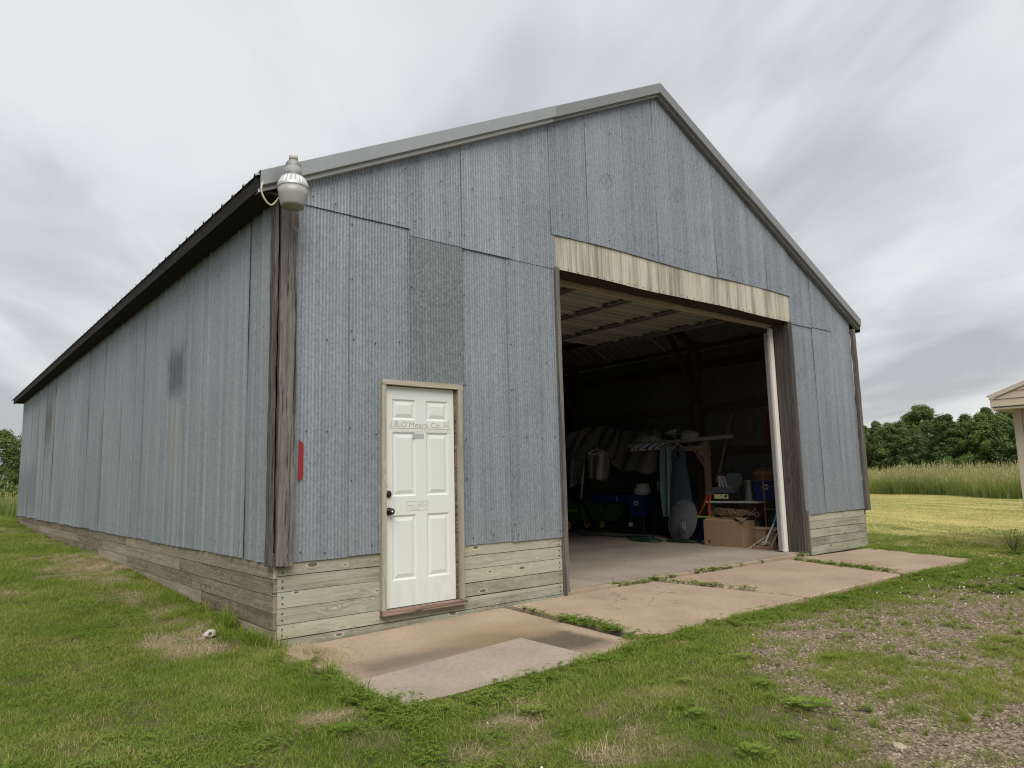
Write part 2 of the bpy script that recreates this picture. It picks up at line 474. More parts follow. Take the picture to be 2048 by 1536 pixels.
# ------------------------------------------------------------------ mesh helpers
class MB:
    def __init__(s):
        s.v, s.f, s.mi = [], [], []
        s.cur = 0

    def add(s, vs, fs):
        o = len(s.v)
        s.v += [tuple(v) for v in vs]
        s.f += [tuple(i + o for i in f) for f in fs]
        s.mi += [s.cur] * len(fs)
        return s

    def box(s, lo, hi, jit=0.0, ch=0.0):
        (x0, y0, z0), (x1, y1, z1) = lo, hi
        if ch > 0:
            return s.cbox(lo, hi, ch)
        vs = [(x0, y0, z0), (x1, y0, z0), (x1, y1, z0), (x0, y1, z0), (x0, y0, z1), (x1, y0, z1), (x1, y1, z1), (x0, y1, z1)]
        if jit:
            vs = [tuple(c + random.uniform(-jit, jit) for c in v) for v in vs]
        return s.add(vs, [(3, 2, 1, 0), (4, 5, 6, 7), (0, 1, 5, 4), (1, 2, 6, 5), (2, 3, 7, 6), (3, 0, 4, 7)])

    def cbox(s, lo, hi, c):
        bm = bmesh.new()
        bmesh.ops.create_cube(bm, size=1)
        for v in bm.verts:
            v.co = Vector([(lo[i] + hi[i]) / 2 + v.co[i] * (hi[i] - lo[i]) for i in range(3)])
        bmesh.ops.bevel(bm, geom=list(bm.edges), offset=c, segments=1, affect='EDGES')
        bm.verts.index_update()
        s.add([v.co[:] for v in bm.verts], [[v.index for v in f.verts] for f in bm.faces])
        bm.free()
        return s

    def bar(s, a, b, wd, ht, upv=(0, 0, 1)):
        """a beam of rectangular section from a to b"""
        a, b = Vector(a), Vector(b)
        d = (b - a).normalized()
        u = Vector(upv)
        if abs(d.dot(u)) > 0.99:
            u = Vector((1, 0, 0))
        sd_ = d.cross(u).normalized()
        u = sd_.cross(d).normalized()
        vs = []
        for p in (a, b):
            for sx, sz in ((-1, -1), (1, -1), (1, 1), (-1, 1)):
                vs.append(p + sd_ * (sx * wd / 2) + u * (sz * ht / 2))
        return s.add(vs, [(0, 1, 2, 3), (7, 6, 5, 4), (0, 4, 5, 1), (1, 5, 6, 2), (2, 6, 7, 3), (3, 7, 4, 0)])

    def tube(s, pts, r, n=8, cap=True):
        pts = [Vector(p) for p in pts]
        rs = r if isinstance(r, (list, tuple)) else [r] * len(pts)
        rings = []
        prev = None
        for i, p in enumerate(pts):
            d = (pts[min(i + 1, len(pts) - 1)] - pts[max(i - 1, 0)]).normalized()
            ref = prev if prev is not None else (Vector((0, 0, 1)) if abs(d.z) < 0.9 else Vector((1, 0, 0)))
            a = (ref - d * ref.dot(d))
            if a.length < 1e-6:
                a = d.orthogonal()
            a.normalize()
            prev = a
            b = d.cross(a)
            rings.append([p + (a * math.cos(2 * math.pi * k / n) + b * math.sin(2 * math.pi * k / n)) * rs[i] for k in range(n)])
        vs = [v for rg in rings for v in rg]
        fs = []
        for i in range(len(pts) - 1):
            for k in range(n):
                k2 = (k + 1) % n
                fs.append((i * n + k, i * n + k2, (i + 1) * n + k2, (i + 1) * n + k))
        if cap:
            fs.append(tuple(range(n - 1, -1, -1)))
            fs.append(tuple((len(pts) - 1) * n + k for k in range(n)))
        return s.add(vs, fs)

    def lathe(s, prof, n=24, c=(0, 0, 0), sx=1.0, sy=1.0, close=True):
        vs, fs = [], []
        for (r, z) in prof:
            for k in range(n):
                a = 2 * math.pi * k / n
                vs.append((c[0] + r * math.cos(a) * sx, c[1] + r * math.sin(a) * sy, c[2] + z))
        for i in range(len(prof) - 1):
            for k in range(n):
                k2 = (k + 1) % n
                fs.append((i * n + k, i * n + k2, (i + 1) * n + k2, (i + 1) * n + k))
        if close:
            fs.append(tuple(range(n - 1, -1, -1)))
            fs.append(tuple((len(prof) - 1) * n + k for k in range(n)))
        return s.add(vs, fs)

    def grid(s, fn, nu, nv):
        vs = [fn(i / nu, j / nv) for j in range(nv + 1) for i in range(nu + 1)]
        fs = [(j * (nu + 1) + i, j * (nu + 1) + i + 1, (j + 1) * (nu + 1) + i + 1, (j + 1) * (nu + 1) + i) for j in range(nv) for i in range(nu)]
        return s.add(vs, fs)

    def build(s, name, mat, parent=None, smooth=False, local=False, link=True):
        me = bpy.data.meshes.new(name)
        off = Vector((0, 0, 0))
        if parent is not None and not local:
            q = parent
            while q is not None:
                off += q.location
                q = q.parent
        me.from_pydata([(v[0] - off[0], v[1] - off[1], v[2] - off[2]) for v in s.v], [], s.f)
        mats = mat if isinstance(mat, (list, tuple)) else [mat]
        for mm in mats:
            me.materials.append(M[mm] if isinstance(mm, str) else mm)
        if len(mats) > 1:
            me.polygons.foreach_set('material_index', s.mi)
        if smooth:
            me.polygons.foreach_set('use_smooth', [True] * len(me.polygons))
        me.update()
        o = bpy.data.objects.new(name, me)
        if link:
            COL.objects.link(o)
        if parent is not None:
            o.parent = parent
        return o


def tag(o, label=None, cat=None, group=None, kind=None):
    for k, v in (('label', label), ('category', cat), ('group', group), ('kind', kind)):
        if v:
            o[k] = v
    return o


def empty(name, loc=(0, 0, 0), rz=0.0, label=None, cat=None, group=None, kind=None):
    o = bpy.data.objects.new(name, None)
    COL.objects.link(o)
    o.location = loc
    o.rotation_euler = (0, 0, rz)
    o.empty_display_size = 0.1
    return tag(o, label, cat, group, kind)


def copy_tree(o, parent=None):
    c = o.copy()
    COL.objects.link(c)
    c.parent = parent
    for ch in o.children:
        copy_tree(ch, c)
    return c


def text_obj(name, s, size, mat, parent, loc, rot=(R(90), 0, 0), bold=0.0, width=None, extr=0.0004):
    cu = bpy.data.curves.new(name, 'FONT')
    cu.body = s
    cu.size = size
    cu.offset = bold
    cu.extrude = extr
    cu.resolution_u = 3
    t = bpy.data.objects.new(name + '_src', cu)
    COL.objects.link(t)
    bpy.context.view_layer.update()
    me = bpy.data.meshes.new_from_object(t.evaluated_get(bpy.context.evaluated_depsgraph_get()))
    bpy.data.objects.remove(t)
    xs = [v.co.x for v in me.vertices]
    if width:
        k = width / (max(xs) - min(xs))
        x0 = min(xs)
        for v in me.vertices:
            v.co.x = (v.co.x - x0) * k
    me.materials.clear()
    me.materials.append(M[mat])
    o = bpy.data.objects.new(name, me)
    COL.objects.link(o)
    o.parent = parent
    o.location = loc
    o.rotation_euler = rot
    return o


# numpy value noise for scattering and terrain
_lat = np.random.default_rng(5).random((256, 256))


def vnoise(x, y, s, seed=0):
    x = np.asarray(x, float) * s + seed * 17.3 + 1000
    y = np.asarray(y, float) * s + seed * 7.9 + 1000
    xi, yi = np.floor(x).astype(int), np.floor(y).astype(int)
    fx, fy = x - xi, y - yi
    fx, fy = fx * fx * (3 - 2 * fx), fy * fy * (3 - 2 * fy)
    g = lambda a, b: _lat[a % 256, b % 256]
    return (g(xi, yi) * (1 - fx) + g(xi + 1, yi) * fx) * (1 - fy) + (g(xi, yi + 1) * (1 - fx) + g(xi + 1, yi + 1) * fx) * fy


def fnoise(x, y, s, seed=0):
    return (vnoise(x, y, s, seed) + 0.5 * vnoise(x, y, 2.1 * s, seed + 1) + 0.25 * vnoise(x, y, 4.3 * s, seed + 2)) / 1.75


def sst(a, b, x):
    t = np.clip((np.asarray(x, float) - a) / (b - a), 0, 1)
    return t * t * (3 - 2 * t)


# ------------------------------------------------------------------ dimensions
W, LEN = 10.42, 18.48
XR, ZR, SL = 5.23, 6.41, 0.4935       # ridge x, top of front sheets at ridge, roof slope
ZS = 0.615                            # bottom of the metal
PIT = 0.0325


def zrake(x):
    return ZR - SL * abs(x - XR)


FD = Vector((0.624, 0.781, 0)).normalized()     # direction of the mowing rows


def rowc(x, y):
    return x * FD.y - y * FD.x


_py = np.array([-9, 0, 0.5, 1.4, 3.2, 5, 7, 10, 14, 17, 18.2, 30, 400])
_pz = np.array([-.06, -.04, .0, .065, .135, .20, .24, .265, .30, .40, .45, .55, .55])


def terrain(x, y):
    x = np.asarray(x, float)
    y = np.asarray(y, float)
    side = np.interp(y, _py, _pz)
    right = np.where(y < 0, -0.03, -0.05) + 0.0 * x
    k = sst(0.0, 2.5, x)
    k = np.where(y > 0, sst(0.0, 0.8, x), k)
    z = side * (1 - k) + right * k
    z = z + (fnoise(x, y, 0.9, 3) - 0.5) * 0.05 * np.where((x > -0.4) & (x < 10.8) & (y > -0.4), 0.0, 1.0)
    inside = (x > 0.06) & (x < W - 0.06) & (y > 0.08) & (y < LEN - 0.1)
    z = np.where(inside, -0.4, z)
    slab = (x > 0.05) & (x < 9.55) & (y > -1.93 - 0.12 * (x < 2.0)) & (y < 0.2)
    z = np.where(slab, np.minimum(z, -0.2), z)
    return z


def gravel_mask(x, y):
    xb = np.interp(-np.asarray(y, float), [2.0, 2.56, 3.0, 3.63, 4.25, 5.2, 8], [2.9, 2.55, 2.05, 1.45, 0.95, 0.3, -2.0])
    g = sst(-0.35, 0.65, x - xb) * sst(2.15, 2.6, -np.asarray(y, float) - 0.12 * np.maximum(x - 4.2, 0))
    n = fnoise(x, y, 1.5, 8)
    return np.clip(g * (0.62 + 0.85 * n), 0, 1)


BARE = [(-0.55, 0.42, 0.36, 0.40, 0.95), (-0.30, 1.3, 0.35, 0.8, 0.5), (-0.38, 5.6, 0.55, 2.3, 0.95), (-0.45, 2.7, 0.3, 0.6, 0.6),
        (-1.5, 3.9, 0.22, 0.4, 0.5), (0.28, -2.85, 0.22, 0.2, 0.7), (0.45, -3.45, 0.28, 0.18, 0.6), (-0.45, -1.95, 0.18, 0.2, 0.8), (0.12, -0.7, 0.24, 0.5, 0.95),
        (0.0, -3.05, 0.3, 0.2, 0.55), (-0.25, 10.5, 0.3, 2.5, 0.5), (-0.6, 15.5, 0.6, 1.2, 0.6), (1.1, -2.95, 0.5, 0.2, 0.35), (-1.2, -2.6, 0.35, 0.3, 0.3)]


def bare_mask(x, y):
    x = np.asarray(x, float)
    y = np.asarray(y, float)
    b = np.zeros_like(x)
    n = fnoise(x, y, 3.0, 21) - 0.5
    for (cx, cy, rx, ry, a) in BARE:
        d = np.sqrt(((x - cx) / rx) ** 2 + ((y - cy) / ry) ** 2) + n * 1.3
        b = np.maximum(b, a * (1 - sst(0.55, 1.2, d)))
    return b


def field_mask(x, y):
    return sst(8.2, 9.6, rowc(x, y)) * (np.asarray(x) > 8.0) * sst(-3.2, -1.6, np.asarray(y) - 0.0 * np.asarray(x))


# ------------------------------------------------------------------ ground
def axis_lines(fine0, fine1, step, far):
    a = list(np.arange(fine0, fine1 + 1e-6, step))
    st, c = step, fine1
    while c < far:
        st *= 1.25
        c += st
        a.append(c)
    st, c = step, fine0
    while c > -far:
        st *= 1.25
        c -= st
        a.insert(0, c)
    return np.array(a)


def build_ground():
    m, nt, out = new_mat('ground_soil')
    p = wpos(nt)
    at = N(nt, 'ShaderNodeAttribute', attribute_name='cover')
    sp = N(nt, 'ShaderNodeSeparateColor')
    LK(nt, at.outputs['Color'], sp.inputs[0])
    n1 = NOISE(nt, p, 7, 6, 0.65)
    n2 = NOISE(nt, p, 60, 4, 0.7)
    thatch = MIX(nt, n2, (0.03, 0.035, 0.010), (0.10, 0.105, 0.032))
    thatch = MIX(nt, RAMP(nt, n1, [(0.4, 0.0), (0.7, 0.8)]), thatch, (0.13, 0.115, 0.055))
    vor = N(nt, 'ShaderNodeTexVoronoi', feature='F1')
    vor.inputs['Scale'].default_value = 48
    LK(nt, p, vor.inputs['Vector'])
    vs = N(nt, 'ShaderNodeSeparateXYZ')
    LK(nt, vor.outputs['Color'], vs.inputs[0])
    grav = RAMP(nt, vs.outputs[0], [(0.0, (0.085, 0.064, 0.042)), (0.5, (0.195, 0.15, 0.10)), (0.85, (0.27, 0.215, 0.145)), (1.0, (0.36, 0.30, 0.215))])
    edge = MATH(nt, 'MULTIPLY', vor.outputs['Distance'], 1.6, True)
    straw = MIX(nt, RAMP(nt, NOISE(nt, MAP(nt, p, scale=(50, 90, 50)), 1.0, 4, 0.7), [(0.38, 0.0), (0.62, 1.0)]), (0.075, 0.06, 0.035), (0.36, 0.285, 0.17))
    # mown field: rows of dry clippings between green strips
    fv = MAP(nt, p, rot=(0, 0, -math.atan2(FD.y, FD.x)))
    fs = N(nt, 'ShaderNodeSeparateXYZ')
    LK(nt, fv, fs.inputs[0])
    f1 = NOISE(nt, MAP(nt, fv, scale=(0.04, 1.5, 0.0)), 1.0, 4, 0.7)
    f2 = NOISE(nt, MAP(nt, fv, scale=(3.0, 14, 1)), 1.0, 4, 0.7)
    f = MATH(nt, 'ADD', MATH(nt, 'MULTIPLY', f1, 0.7), MATH(nt, 'MULTIPLY', f2, 0.35))
    field = RAMP(nt, f, [(0.36, (0.17, 0.20, 0.045)), (0.5, (0.33, 0.31, 0.095)), (0.64, (0.52, 0.43, 0.20))])
    col = MIX(nt, sp.outputs[2], thatch, field)
    col = MIX(nt, sp.outputs[1], col, straw)
    col = MIX(nt, sp.outputs[0], col, grav)
    h = MATH(nt, 'ADD', MATH(nt, 'MULTIPLY', n2, 0.6), MATH(nt, 'MULTIPLY', edge, sp.outputs[0]))
    principled(nt, out, col, 0.95, 0, 0.1, bump=h, bstr=0.6, bdist=0.02)
    xs = axis_lines(-7.0, 13.0, 0.10, 700)
    ys = axis_lines(-7.0, 19.0, 0.12, 700)
    X, Y = np.meshgrid(xs, ys)
    Z = terrain(X, Y)
    nx, ny = len(xs), len(ys)
    me = bpy.data.meshes.new('ground')
    co = np.stack([X, Y, Z], -1).reshape(-1, 3)
    idx = np.arange(nx * ny).reshape(ny, nx)
    q = np.stack([idx[:-1, :-1], idx[:-1, 1:], idx[1:, 1:], idx[1:, :-1]], -1).reshape(-1, 4)
    me.from_pydata(co.tolist(), [], q.tolist())
    ca = me.color_attributes.new('cover', 'FLOAT_COLOR', 'POINT')
    fx, fy = co[:, 0], co[:, 1]
    cov = np.stack([gravel_mask(fx, fy), bare_mask(fx, fy), field_mask(fx, fy), np.ones(len(co))], -1)
    ca.data.foreach_set('color', cov.astype(np.float32).ravel())
    me.polygons.foreach_set('use_smooth', [True] * len(me.polygons))
    me.materials.append(m)
    o = bpy.data.objects.new('ground', me)
    COL.objects.link(o)
    tag(o, 'lawn, gravel and mown field around the barn', kind='structure')


build_ground()


# ------------------------------------------------------------------ concrete
def slab_quad(name, corners, thick, mat, parent, ch=0.012, sub=6):
    """slab from four top corners (x,y,z), chipped front edges"""
    mb = MB()
    c = [Vector(p) for p in corners]

    def top(u, v):
        p = (c[0] * (1 - u) + c[1] * u) * (1 - v) + (c[3] * (1 - u) + c[2] * u) * v
        e = min(u, 1 - u, v, 1 - v)
        p = p.copy()
        if e < 1e-6:
            p.x += random.uniform(-.008, .008)
            p.y += random.uniform(-.008, .008)
            p.z -= ch
        return p
    n = 30
    us = [0, 0.006] + [i / n for i in range(1, n)] + [0.994, 1]
    grid = [[top(u, v) for u in us] for v in us]
    k = len(us)
    vs = [p for row in grid for p in row]
    fs = [(j * k + i, j * k + i + 1, (j + 1) * k + i + 1, (j + 1) * k + i) for j in range(k - 1) for i in range(k - 1)]
    ring = [i for i in range(k)] + [j * k + k - 1 for j in range(1, k)] + [(k - 1) * k + i for i in range(k - 2, -1, -1)] + [j * k for j in range(k - 2, 0, -1)]
    base = len(vs)
    for r_ in ring:
        p = vs[r_].copy()
        p.z -= thick
        vs.append(p)
    m_ = len(ring)
    for i in range(m_):
        a, b = ring[i], ring[(i + 1) % m_]
        fs.append((b, a, base + i, base + (i + 1) % m_))
    mb.add(vs, fs)
    return mb.build(name, mat, parent)


pav = empty('pavement', (4.9, -1.0, -0.03), kind='structure', label='cracked concrete apron slabs in front of the barn')
slab_quad('slab', [(-0.13, -2.27, -0.078), (2.17, -2.10, -0.035), (2.36, -0.03, -0.02), (0.02, -0.03, -0.065)], 0.12, 'apron', pav)
slab_quad('slab', [(0.0, -2.19, -0.062), (1.60, -2.05, -0.032), (1.60, -1.22, -0.026), (0.0, -1.36, -0.054)], 0.02, 'apron_patch', pav, ch=0.004)
slab_quad('slab', [(2.32, -1.93, -0.03), (4.83, -1.90, -0.015), (4.66, -0.06, 0.0), (2.46, -0.06, -0.008)], 0.12, 'apron', pav)
slab_quad('slab', [(4.90, -1.92, -0.015), (7.10, -1.90, -0.01), (7.66, -0.10, -0.002), (4.74, -0.06, 0.0)], 0.12, 'apron', pav)
slab_quad('slab', [(7.20, -2.02, -0.02), (9.30, -2.12, -0.02), (9.95, -0.22, -0.01), (7.76, -0.09, -0.006)], 0.12, 'apron', pav)

fl = empty('floor', (5.2, 9.0, 0.0), kind='structure', label='concrete floor inside the barn')
MB().box((3.26, -0.045, -0.2), (8.36, 0.08, 0.022)).build('sill', 'apron', fl)
for (x0, x1) in ((0.08, 4.0), (4.008, 7.0), (7.008, W - 0.08)):
    for (y0, y1) in ((0.088, 2.9), (2.908, 6.5), (6.508, 12.0), (12.008, LEN - 0.08)):
        MB().box((x0, y0, -0.2), (x1, y1, 0.03)).build('slab', 'floor', fl)


# ------------------------------------------------------------------ the barn
barn = empty('metal_barn', (0, 0, 0), label='long grey corrugated metal pole barn with weathered wood skirt and open overhead doorway', cat='barn')


def sheet(axis, u0, u1, zb, zt, off, sgn, mat, name='wall_sheet', amp=0.0025, rows=5, wob=0.0, cuts=None, seed=0, pitch=PIT, parent=barn, curl=0.0, bend=None, link=True, rib=0.0):
    """corrugated sheet: axis is the horizontal direction; zb / zt may be functions of u; sgn: outward direction"""
    rs = random.Random(seed + int(u0 * 1000))
    n = max(4, int(round((u1 - u0) / pitch * 5)))
    phs = [rs.uniform(0, 6.28) for _ in range(4)]
    fzb = zb if callable(zb) else (lambda u: zb)
    fzt = zt if callable(zt) else (lambda u: zt)
    mb = MB()

    def fn(a, b):
        u = u0 + (u1 - u0) * a
        z = fzb(u) + (fzt(u) - fzb(u)) * b
        d = amp * math.sin(2 * math.pi * u / pitch)
        d += wob * (math.sin(u * 23 + phs[0]) * 0.6 + math.sin(u * 41 + phs[1]) * 0.4) * (0.7 + 0.3 * math.sin(z * 2.2 + phs[2]))
        d += 0.0018 * math.sin(z * 3.1 + phs[3])
        if rib:
            t_ = ((u + 0.03) % 0.2173) / 0.2173
            d += rib * math.exp(-((t_ - 0.5) / 0.11) ** 2) * (0.8 + 0.2 * math.sin(u * 17 + phs[1]))
        if curl and b == 0:
            d += curl * (0.5 + 0.5 * math.sin(u * 5 + phs[0]))
        if bend:
            d += bend(a, b)
        p = off + sgn * d
        return (u, p, z) if axis == 'x' else (p, u, z)
    mb.grid(fn, n, rows)
    if (axis == 'x' and sgn > 0) or (axis == 'y' and sgn < 0):
        mb.f = [tuple(reversed(f)) for f in mb.f]
    return mb.build(name, mat, parent, smooth=True, link=link)


F0 = -0.006                       # plane of the lower front sheets
F1 = -0.018                       # upper sheets lap over them
jz = lambda: random.uniform(-0.012, 0.012)
DX0, DX1, DZT = 0.984, 1.896, 2.208
# lower row, left of the opening
sheet('x', 0.15, 0.672, ZS, 3.76, F0, -1, 'galv_front', curl=0.004)
sheet('x', 0.66, DX0 + 0.004, ZS + 0.01, 3.75, F0 - 0.005, -1, 'galv_front', curl=0.004)
sheet('x', DX0 + 0.004, 1.312, DZT, 3.75, F0 - 0.005, -1, 'galv_front', rows=3)
sheet('x', 1.305, 1.942, DZT, 3.70, F0 - 0.009, -1, 'galv_old', rows=3)
sheet('x', 1.892, 2.545, ZS + 0.004, 3.70, F0, -1, 'galv_front', curl=0.005)
sheet('x', 2.53, 3.238, ZS - 0.004, 3.68, F0 - 0.005, -1, 'galv_front', curl=0.005)
# upper row, left
UB = [3.725, 3.722, 3.655, 3.648, 3.645]
US = [(0.165, 0.668), (0.658, 1.312), (1.302, 1.944), (1.934, 2.588), (2.578, 3.26)]
for i, ((a, b), z) in enumerate(zip(US, UB)):
    sheet('x', a, b, z, lambda u: zrake(u) + 0.02, F1 - (i % 2) * 0.005, -1, 'galv_front', curl=0.003, rows=3)
# over the opening
xs_ = [3.205, 3.815, 4.48, 5.135, 5.79, 6.44, 7.09, 7.745, 8.39]
for i in range(8):
    a, b = xs_[i], xs_[i + 1] + 0.012
    sheet('x', a, b, lambda u: 4.055 + 0.012 * (u - 3.2) / 5 + 0.012 * math.sin(u * 1.9), lambda u: zrake(u) + 0.02, F1 - 0.006 - (i % 2) * 0.005, -1, 'galv_front', curl=0.006, rows=4)
sheet('x', 8.38, 9.06, 3.62, lambda u: zrake(u) + 0.02, F1, -1, 'galv_front', rows=3)
sheet('x', 9.05, 9.70, 3.635, lambda u: zrake(u) + 0.02, F1 - 0.005, -1, 'galv_front', rows=3)
sheet('x', 8.375, 9.06, ZS - 0.02, 3.68, F0, -1, 'galv_front', curl=0.006)
sheet('x', 9.05, 9.70, ZS - 0.01, 3.68, F0 - 0.005, -1, 'galv_front', curl=0.006)
sheet('x', 9.68, 10.37, ZS - 0.005, lambda u: zrake(u) + 0.02, F0 - 0.008, -1, 'galv_front', curl=0.006)
# yellow header sheets
hx = [3.268, 3.81, 4.47, 5.13, 5.78, 6.43, 7.08, 7.73, 8.385]
for i in range(8):
    sheet('x', hx[i], hx[i + 1] + (0.01 if i < 7 else 0), lambda u: 3.645 + 0.008 * math.sin(u * 2.2), 4.095, F0 - 0.006 - (i % 2) * 0.003, -1, 'yellow_sheet',
          name='header_sheet', rows=3, amp=0.0028)
# stamped diamond marks on the sheets
def diamond(cx, cz, s):
    mb = MB()
    y = F1 - 0.022 if cz > 3.7 else F0 - 0.012
    pts = [(cx, cz + s), (cx + s * 1.0, cz), (cx, cz - s), (cx - s * 1.0, cz)]
    for i in range(4):
        a, b = pts[i], pts[(i + 1) % 4]
        mb.bar((a[0], y, a[1]), (b[0], y, b[1]), 0.0015, 0.0025)
    for k in range(3):
        mb.bar((cx - s * 0.3, y, cz + (k - 1) * s * 0.3), (cx + s * (0.1 + 0.1 * k), y, cz + (k - 1) * s * 0.3 + 0.01), 0.0015, 0.002)
    return mb.build('stamp_mark', 'stamp', barn)


M['stamp'] = simple('stamp', (0.125, 0.14, 0.16), 0.7)
for (cx, cz) in ((8.60, 2.82), (8.52, 1.44), (4.17, 4.94), (5.60, 5.10), (6.20, 4.71), (8.62, 4.02)):
    diamond(cx, cz, 0.115)

# side walls: a few sheet meshes shared along the wall
def wall_run(off, sgn, mat, wob, y1=LEN):
    protos = []
    n = 0
    y = 0.02
    while y < y1 - 0.05:
        wd = min(0.652, y1 - y)
        if n < 6 or wd < 0.65:
            o = sheet('y', 0.0, wd + 0.012, 0.0, 3.24, 0.0, sgn, mat, wob=wob, seed=n * 7 + 3, rows=8, curl=0.006, amp=0.0016, rib=0.020 if mat == 'galv_side' else 0.0)
            protos.append(o)
        else:
            o = random.choice(protos[:6]).copy()
            COL.objects.link(o)
        o.location = (off + sgn * (n % 2) * 0.004, y, ZS + random.uniform(-0.012, 0.010))
        o.parent = barn
        y += 0.652
        n += 1


wall_run(-0.004, -1, 'galv_side', 0.006)
wall_run(W + 0.004, 1, 'galv_inner_dimmed', 0.004)
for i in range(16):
    sheet('x', i * 0.652, min(W, (i + 1) * 0.652 + 0.01), 0.3, lambda u: zrake(u), LEN + 0.004 + (i % 2) * 0.004, 1, 'galv_inner_dimmed', rows=2)

# screws and nails (too small to pick apart: one mesh for each wall)
def nails_front():
    mb = MB()
    def dot(x, z, y, r=0.0085):
        n = 6
        vs = [(x + r * math.cos(k * 1.047), y, z + r * math.sin(k * 1.047)) for k in range(n)] + [(x, y - 0.006, z)]
        mb.add(vs, [(k, n, (k + 1) % n) for k in range(n)])
    rs = random.Random(4)
    rows = [(0.70, 0.2, 3.2), (0.70, 8.45, 10.3), (1.72, 0.2, 3.2), (1.72, 8.45, 10.3), (2.55, 0.2, 3.2), (2.55, 8.45, 10.3), (3.78, 0.2, 9.6), (4.30, 0.9, 9.3), (5.02, 2.8, 8.0), (3.68, 8.45, 10.3), (4.14, 3.3, 8.4), (5.62, 4.2, 6.6)]
    for z, a, b in rows:
        x = a + rs.uniform(0, 0.1)
        while x < b:
            if rs.random() < 0.8 and z < zrake(x) - 0.12 and not (0.98 < x < 1.9 and z < 2.25) and not (3.24 < x < 8.38 and z < 4.08):
                dot(x, z + rs.uniform(-0.03, 0.03), (F1 - 0.024) if z > 3.72 else (F0 - 0.016))
            x += rs.choice((0.19, 0.22, 0.26, 0.33))
    for xs0 in (0.685, 1.32, 1.95, 2.56, 3.83, 4.495, 5.15):
        for k in range(12):
            z = 0.75 + k * 0.48 + rs.uniform(-.05, .05)
            if z < zrake(xs0) - 0.1 and not (1.3 < xs0 < 1.4 and z < 2.25) and not (xs0 > 3.3 and z < 4.1) and rs.random() < 0.6:
                dot(xs0, z, (F1 - 0.026) if z > 3.72 else (F0 - 0.018))
    x = 3.3
    while x < 8.36:
        dot(x, 3.668 + rs.uniform(-.006, .006), F0 - 0.016)
        x += rs.uniform(0.12, 0.17)
    for k in range(14):
        dot(rs.uniform(5.5, 8.3), rs.uniform(4.15, 4.6), F1 - 0.026, 0.007)
    o = mb.build('nail', 'nail', barn)
    tag(o, kind='stuff')
    mb2 = MB()
    rs = random.Random(9)
    for z in (0.74, 1.71, 2.62, 3.40):
        y = 0.25
        while y < LEN - 0.1:
            if rs.random() < 0.75:
                zz, yy, r = z + rs.uniform(-.02, .02), y, 0.0065
                vs = [(-0.0265, yy + r * math.cos(k * 1.047), zz + r * math.sin(k * 1.047)) for k in range(6)] + [(-0.031, yy, zz)]
                mb2.add(vs, [((k + 1) % 6, 6, k) for k in range(6)])
            y += rs.choice((0.13, 0.16, 0.195, 0.26))
    tag(mb2.build('nail', 'nail', barn), kind='stuff')


nails_front()


# skirt boards
def board(lo, hi, mat, name='skirt_board', axis='x'):
    mb = MB()
    mb.box([c + random.uniform(-.0015, .0015) for c in lo], [c + random.uniform(-.0015, .0015) for c in hi], jit=0.0015, ch=0.0)
    o = mb.build(name, mat, barn)
    return o


ZB = [0.70, 0.509, 0.381, 0.251, 0.121, 0.006, -0.12]
for r in range(6):
    zt, zb = ZB[r] - 0.003, ZB[r + 1] + 0.003
    pr = 0.006 + random.uniform(-0.003, 0.004)
    if r < 4:
        board((0.040, pr, zb), (0.983, 0.034, zt), 'skirt_x')
        board((1.897, pr - 0.001, zb + 0.004), (3.232, 0.034, zt + 0.004), 'skirt_x')
    elif r == 4:
        board((0.040, pr, zb), (0.985, 0.034, zt), 'skirt_x')
        board((0.989, pr, zb), (3.232, 0.034, 0.078), 'skirt_x')
        board((1.899, pr - .001, 0.082), (3.232, 0.034, zt), 'skirt_x')
    else:
        board((0.05, -0.012, -0.12), (3.232, 0.03, 0.0), 'skirt_x')
ZBR = [0.66, 0.49, 0.365, 0.235, 0.11, -0.03]
for r in range(5):
    pr = 0.006 + random.uniform(-0.003, 0.004)
    board((8.462, pr, ZBR[r + 1] + .003), (W + 0.01, 0.034, ZBR[r] - .003), 'skirt_x')
ZL = [0.70, 0.49, 0.355, 0.22, 0.085, -0.05, -0.15]
for r in range(6):
    y = -0.004
    k = 0
    while y < LEN:
        ln = (1.9, 3.4, 2.7, 4.1, 2.2, 3.0)[(r * 2 + k) % 6]
        y2 = min(LEN, y + ln)
        px = 0.006 + random.uniform(-0.003, 0.004)
        board((px, y + 0.002, ZL[r + 1] + .003), (0.036, y2 - 0.002, ZL[r] - .003), 'skirt_y')
        y = y2
        k += 1
for r in range(2):
    board((W - 0.02, 0.04, (0.30, -0.1)[r]), (W + 0.02, LEN, (0.70, 0.296)[r]), 'skirt_y')
    board((0.03, LEN - 0.03, (0.30, -0.1)[r]), (W - 0.03, LEN + 0.01, (0.70, 0.296)[r]), 'skirt_x')
nb = MB()
for r in range(6):
    for zf in (0.3, 0.7):
        zc = ZB[r + 1] + (min(ZB[r], ZS) - ZB[r + 1]) * zf
        for xn in (0.085, 3.19):
            nb.box((xn - .005, -0.002, zc - .005), (xn + .005, 0.012, zc + .005))
for r in range(5):
    for zf in (0.3, 0.7):
        zc = ZBR[r + 1] + (min(ZBR[r], 0.6) - ZBR[r + 1]) * zf
        for xn in (8.50, 10.38):
            nb.box((xn - .005, -0.002, zc - .005), (xn + .005, 0.012, zc + .005))
tag(nb.build('nail', 'nail', barn), kind='stuff')


